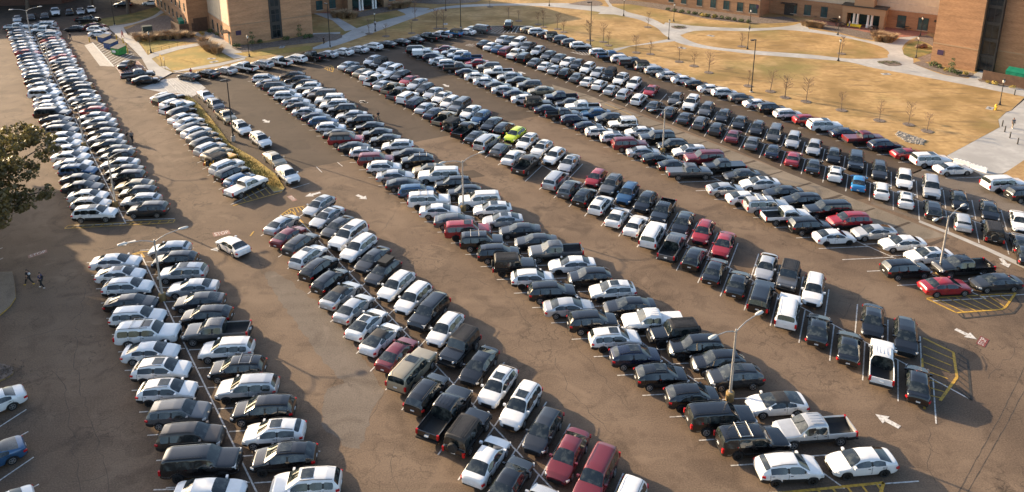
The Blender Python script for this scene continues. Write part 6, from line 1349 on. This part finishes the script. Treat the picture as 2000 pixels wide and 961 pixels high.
def person_meshes(tag, step, arm):
    """one walking figure about 1.75 m tall, facing +X: a single continuous body, with clothes, hair and shoes laid over it"""
    V, Ed, Rd = [], [], []
    def add(p, r, par=None):
        V.append(p); Rd.append(r)
        if par is not None: Ed.append((par, len(V) - 1))
        return len(V) - 1
    pel = add((0, 0, .95), (.13, .16)); wa = add((.01, 0, 1.10), (.11, .145), pel); ch = add((.02, 0, 1.30), (.12, .165), wa); nb = add((.02, 0, 1.44), (.07, .10), ch); nk = add((.03, 0, 1.52), .052, nb); hd = add((.05, 0, 1.60), (.085, .075), nk); cr = add((.045, 0, 1.69), (.085, .075), hd)
    nose = add((.145, 0, 1.615), .014, hd)
    for s in (1, -1): add((.03, s * .085, 1.61), .014, hd)
    SHIRT, LEG = [], []
    for s in (1, -1):
        sw = step * s
        hip = add((0, s * .095, .90), .092, pel); kn = add((math.sin(sw) * .42 + .03, s * .10, .50), .062, hip); bend = .35 if s * step < 0 else .05
        an = add((math.sin(sw - bend) * .42 + math.sin(sw) * .42, s * .10, .09), .042, kn); toe = add((V[an][0] + .16, s * .11, .045), .035, an)
        LEG.append((hip, kn, an, toe))
        sh = add((.02, s * .19, 1.42), .058, ch); el = add((-math.sin(sw) * .18 * arm, s * .235, 1.14), .042, sh); wr = add((-math.sin(sw) * .30 * arm + .12, s * .22, .91), .030, el)
        pm = add((V[wr][0] + .02, s * .215, .83), (.042, .022), wr)
        for k, (dx, ln) in enumerate([(-.033, .065), (-.012, .08), (.010, .078), (.030, .068)]): f1 = add((V[pm][0] + dx, s * .212, .775), .0095, pm); add((V[f1][0] + .008, s * .200, .775 - ln * .6), .008, f1)
        th = add((V[pm][0] + .055, s * .195, .82), .011, pm); add((V[th][0] + .012, s * .18, .775), .009, th)
        SHIRT.append((sh, el))
    body = skin_mesh('person_body_' + tag, V, Ed, Rd, [M['skin']])
    # clothes
    v2, e2, r2 = [V[pel], V[wa], V[ch], V[nb]], [(0, 1), (1, 2), (2, 3)], [(.15, .185), (.135, .175), (.145, .195), (.085, .12)]
    for sh, el in SHIRT:
        n = len(v2); v2 += [V[sh], tuple(Vector(V[sh]).lerp(Vector(V[el]), .75))]; e2 += [(2, n), (n, n + 1)]; r2 += [.078, .066]
    shirt = skin_mesh('shirt_' + tag, v2, e2, r2, [M['clothblack']])
    v3, e3, r3 = [(0, 0, .97)], [], [(.15, .18)]
    for h, k, a, t in LEG:
        n = len(v3); v3 += [V[h], V[k], tuple(Vector(V[k]).lerp(Vector(V[a]), .9))]; e3 += [(0, n), (n, n + 1), (n + 1, n + 2)]; r3 += [.112, .084, .066]
    trousers = skin_mesh('trousers_' + tag, v3, e3, r3, [M['clothnavy']])
    shoes = []
    for h, k, a, t in LEG: shoes.append(skin_mesh('shoe_' + tag, [(V[a][0] - .05, V[a][1], .055), (V[a][0] + .06, V[a][1], .055), V[t]], [(0, 1), (1, 2)], [.052, .055, .045], [M['clothwhite']]))
    hair = skin_mesh('hair_' + tag, [(-.01, 0, 1.60), (.015, 0, 1.69), (.06, 0, 1.745)], [(0, 1), (1, 2)], [(.075, .085), (.10, .098), (.07, .075)], [M['hair']])
    m = MB()
    for s in (1, -1): m.lathe([(.001, -.004), (.011, 0), (.001, .012)], (.128, s * .03, 1.64), 8)
    m.box(.122, .136, -.022, .022, 1.565, 1.573)
    face = m.mesh('face_' + tag); face.materials.append(M['hair'])
    bp = skin_mesh('backpack_' + tag, [(-.2, 0, 1.12), (-.21, 0, 1.28), (-.17, 0, 1.40)], [(0, 1), (1, 2)], [(.11, .15), (.11, .15), (.07, .11)], [M['clothnavy']])
    return dict(body=body, shirt=shirt, trousers=trousers, shoes=shoes, hair=hair, face=face, backpack=bp)
PM = [person_meshes('long_step', .42, 1.0), person_meshes('short_step', -.26, .8)]
def person(q, rz, label, shirt, trousers, shoe, pose=0, pack=None, sc=1.0, z=0.004, hair='hair'):
    x, y = G(*q); r = empty('person', (x, y, z), R(rz), label=label, cat='person', sc=(sc, sc, sc)); Q = PM[pose]
    def part(nm, me, mat):
        o = bpy.data.objects.new(nm, me); COL.objects.link(o); o.parent = r
        o.material_slots[0].link = 'OBJECT'; o.material_slots[0].material = M[mat]; return o
    part('body', Q['body'], 'skin'); part('shirt', Q['shirt'], shirt); part('trousers', Q['trousers'], trousers); part('hair', Q['hair'], hair); part('face', Q['face'], 'hair')
    for s in Q['shoes']: part('shoe', s, shoe)
    if pack: part('backpack', Q['backpack'], pack)
    return r
person((57, 556), 178, 'person in black with white bag and yellow shoes crossing the left aisle', 'clothblack', 'clothblack', 'shoeyellow', 0, 'clothwhite')
person((82, 562), 178, 'person in navy with black backpack and white shoes crossing the left aisle', 'clothnavy', 'clothblack', 'clothwhite', 1, 'clothblack')
person((138, 79), -20, 'person in dark clothes walking beside the far left cars', 'clothblack', 'clothgrey', 'clothblack', 0, 'clothgrey')
person((240, 75), -110, 'person in pink walking on the left concrete path', 'clothpink', 'clothpink', 'clothwhite', 1, z=.13)
person((374, 150), -70, 'person in dark red standing behind the cars of the upper left edge row', 'clothred', 'clothblue', 'clothwhite', 1)
person((739, 237), -60, 'person in black shirt and tan trousers walking in the aisle of the third row', 'clothblack', 'clothtan', 'clothwhite', 1)
person((249, 277), 100, 'person with long dark hair in black, left one of the walking pair', 'clothblack', 'clothtan', 'clothblack', 1, sc=.95)
person((259, 278), 100, 'person in grey shirt and dark trousers, right one of the walking pair', 'clothgrey', 'clothblack', 'clothblack', 0, sc=1.05)
person((633, 88), -120, 'person in black shorts walking at the path mouth by the tall lamp post', 'clothblack', 'clothblack', 'clothwhite', 0, z=.14)
person((1977, 252), -95, 'person with dark backpack walking on the wide concrete walk', 'clothgrey', 'clothtan', 'clothwhite', 1, 'clothnavy', z=.12)
person((733, 46 + 9), -100, 'person in white shirt and black trousers on the path by the lantern lamp', 'clothwhite', 'clothblack', 'clothblack', 0, 'clothblack', z=.14)
person((1658, 55), -60, 'person in white top standing beside the yellow table', 'clothwhite', 'clothblue', 'clothblack', 1, z=.15)
person((1531, 24), -60, 'person in blue and white shirt at the entrance in the building corner', 'clothwhite', 'clothblue', 'clothblack', 1, z=.15)

# ================================================================== what each vehicle is called, by its neighbours
def noun(c): return {'SUV': 'SUV', 'large SUV': 'large SUV', 'off-roader': 'off-roader', 'pickup truck': 'pickup'}.get(c['typ'], c['typ'])
def short(c): return CNAME[c['col']] + ' ' + noun(c)
EXW = {'o': ' with sunroof', 'r': ' with roof rack', 'x': ' with roof box', 'k': ' with black roof', 't': ' with covered bed', 'q': ' with camper shell'}
ROWW = {('L1', 'left'): 'far left row, left half', ('L1', 'right'): 'far left row, right half', ('L1', 'left lower'): 'near left row, left half', ('L1', 'right lower'): 'near left row, right half',
        ('M', 'left'): 'row nosed up to the planting strip', ('S', 'strip'): 'line parked along the planting strip', ('A', 'edge'): 'upper left edge row', ('L7', 'edge'): 'right lawn edge row',
        ('X6', 'x'): 'shaded row at the top left', ('X5', 'x'): 'group at the far left entrance'}
for n_, w in {'L2': 'second', 'L3': 'third', 'L4': 'fourth', 'L5': 'fifth', 'L6': 'sixth'}.items():
    ROWW[n_, 'left'] = 'left half of %s double row' % w; ROWW[n_, 'right'] = 'right half of %s double row' % w
SPECIAL = {('X1', 0): 'white sedan driving on the faded red STOP marking', ('X2', 0): 'lone black large SUV parked in the white hatched bay at the top', ('X3', 0): 'black sedan parked in the faded red hatched bay', ('X4', 0): 'grey pickup with open bed by the concrete pad at the left', ('X4', 1): 'black sedan beside the grey pickup at the concrete pad',
           ('X7', 0): 'white large SUV beyond the white barriers at the right edge', ('X7', 1): 'black SUV cut by the right edge beside the white large SUV', ('X8', 0): 'black coupe cut by the right edge beside the concrete gutter', ('X9', 0): 'white sedan cut by the left edge near the kerbed island', ('X9', 1): 'blue coupe cut by the left edge below the white sedan', ('X9', 2): 'white sedan at the bottom left corner of the view'}
ORD = ['', 'first', 'second', 'third', 'fourth', 'fifth', 'sixth', 'seventh', 'eighth', 'ninth', 'tenth', 'eleventh', 'twelfth', 'thirteenth', 'fourteenth', 'fifteenth', 'sixteenth', 'seventeenth', 'eighteenth', 'nineteenth', 'twentieth']
byrow = {}
for c in CARS: byrow.setdefault((c['row'], c['side']), []).append(c)
labs = {}
for key, L in byrow.items():
    L.sort(key=lambda c: c['idx'] if key != ('L7', 'edge') else ab_of(c['x'], c['y'])[0])
    for i, c in enumerate(L):
        if (c['row'], c['idx']) in SPECIAL: c['lab'] = SPECIAL[c['row'], c['idx']]; continue
        me = short(c); ex = next((EXW[m_] for m_ in c['mods'] if m_ in EXW), '') if c['tier'] < 2 else ''
        if i == 0: nb = 'at the far end, next to %s' % short(L[1]) if len(L) > 1 else ''
        elif i == len(L) - 1: nb = 'at the near end, next to %s' % short(L[-2])
        else: nb = 'between %s and %s' % (short(L[i - 1]), short(L[i + 1]))
        w = ROWW[key]
        c['full'] = '%s %s, %s' % (me + ex, nb, w)
        c['plain'] = '%s %s, %s' % (me, nb, w)
        same = [d for d in L if short(d) == me]; k = same.index(c); n_ = len(same)
        near = n_ - k <= k + 1; num = (n_ - k) if near else k + 1
        end = 'near' if near else 'far'
        c['count'] = ('%s%s, %s such from the %s end, %s' % (me, '', ORD[num] if num <= 20 else str(num), end, w)) if num > 1 else '%s nearest the %s end among its kind, %s' % (me, end, w)
        f_ = c['full'] if len(c['full'].split()) <= 16 else c['plain']
        c['lab'] = f_ if len(f_.split()) <= 16 else c['count']
def dups():
    d = {}
    for c in CARS: d.setdefault(c['lab'], []).append(c)
    return [v for v in d.values() if len(v) > 1]
for v in dups():
    for c in v:
        if 'count' in c: c['lab'] = c['count']
left = dups()
for c in CARS:
    c['o']['label'] = c['lab']; c['o']['group'] = 'cars parked across the lot'
    if c['row'] in ('X1',): del c['o']['group']
allL = {}
for o in bpy.data.objects:
    if o.parent is None and 'label' in o: allL.setdefault(o['label'], []).append(o)
for k_, v in allL.items():
    if len(v) > 1 and len({o.get('group') for o in v}) > 1: print('SHARED', k_, len(v))
print('SHARED LABELS', {k_: len(v) for k_, v in allL.items() if len(v) > 1})
print('LABEL dups', len(left), max(len(c['lab'].split()) for c in CARS), [v[0]['lab'] for v in left][:5])
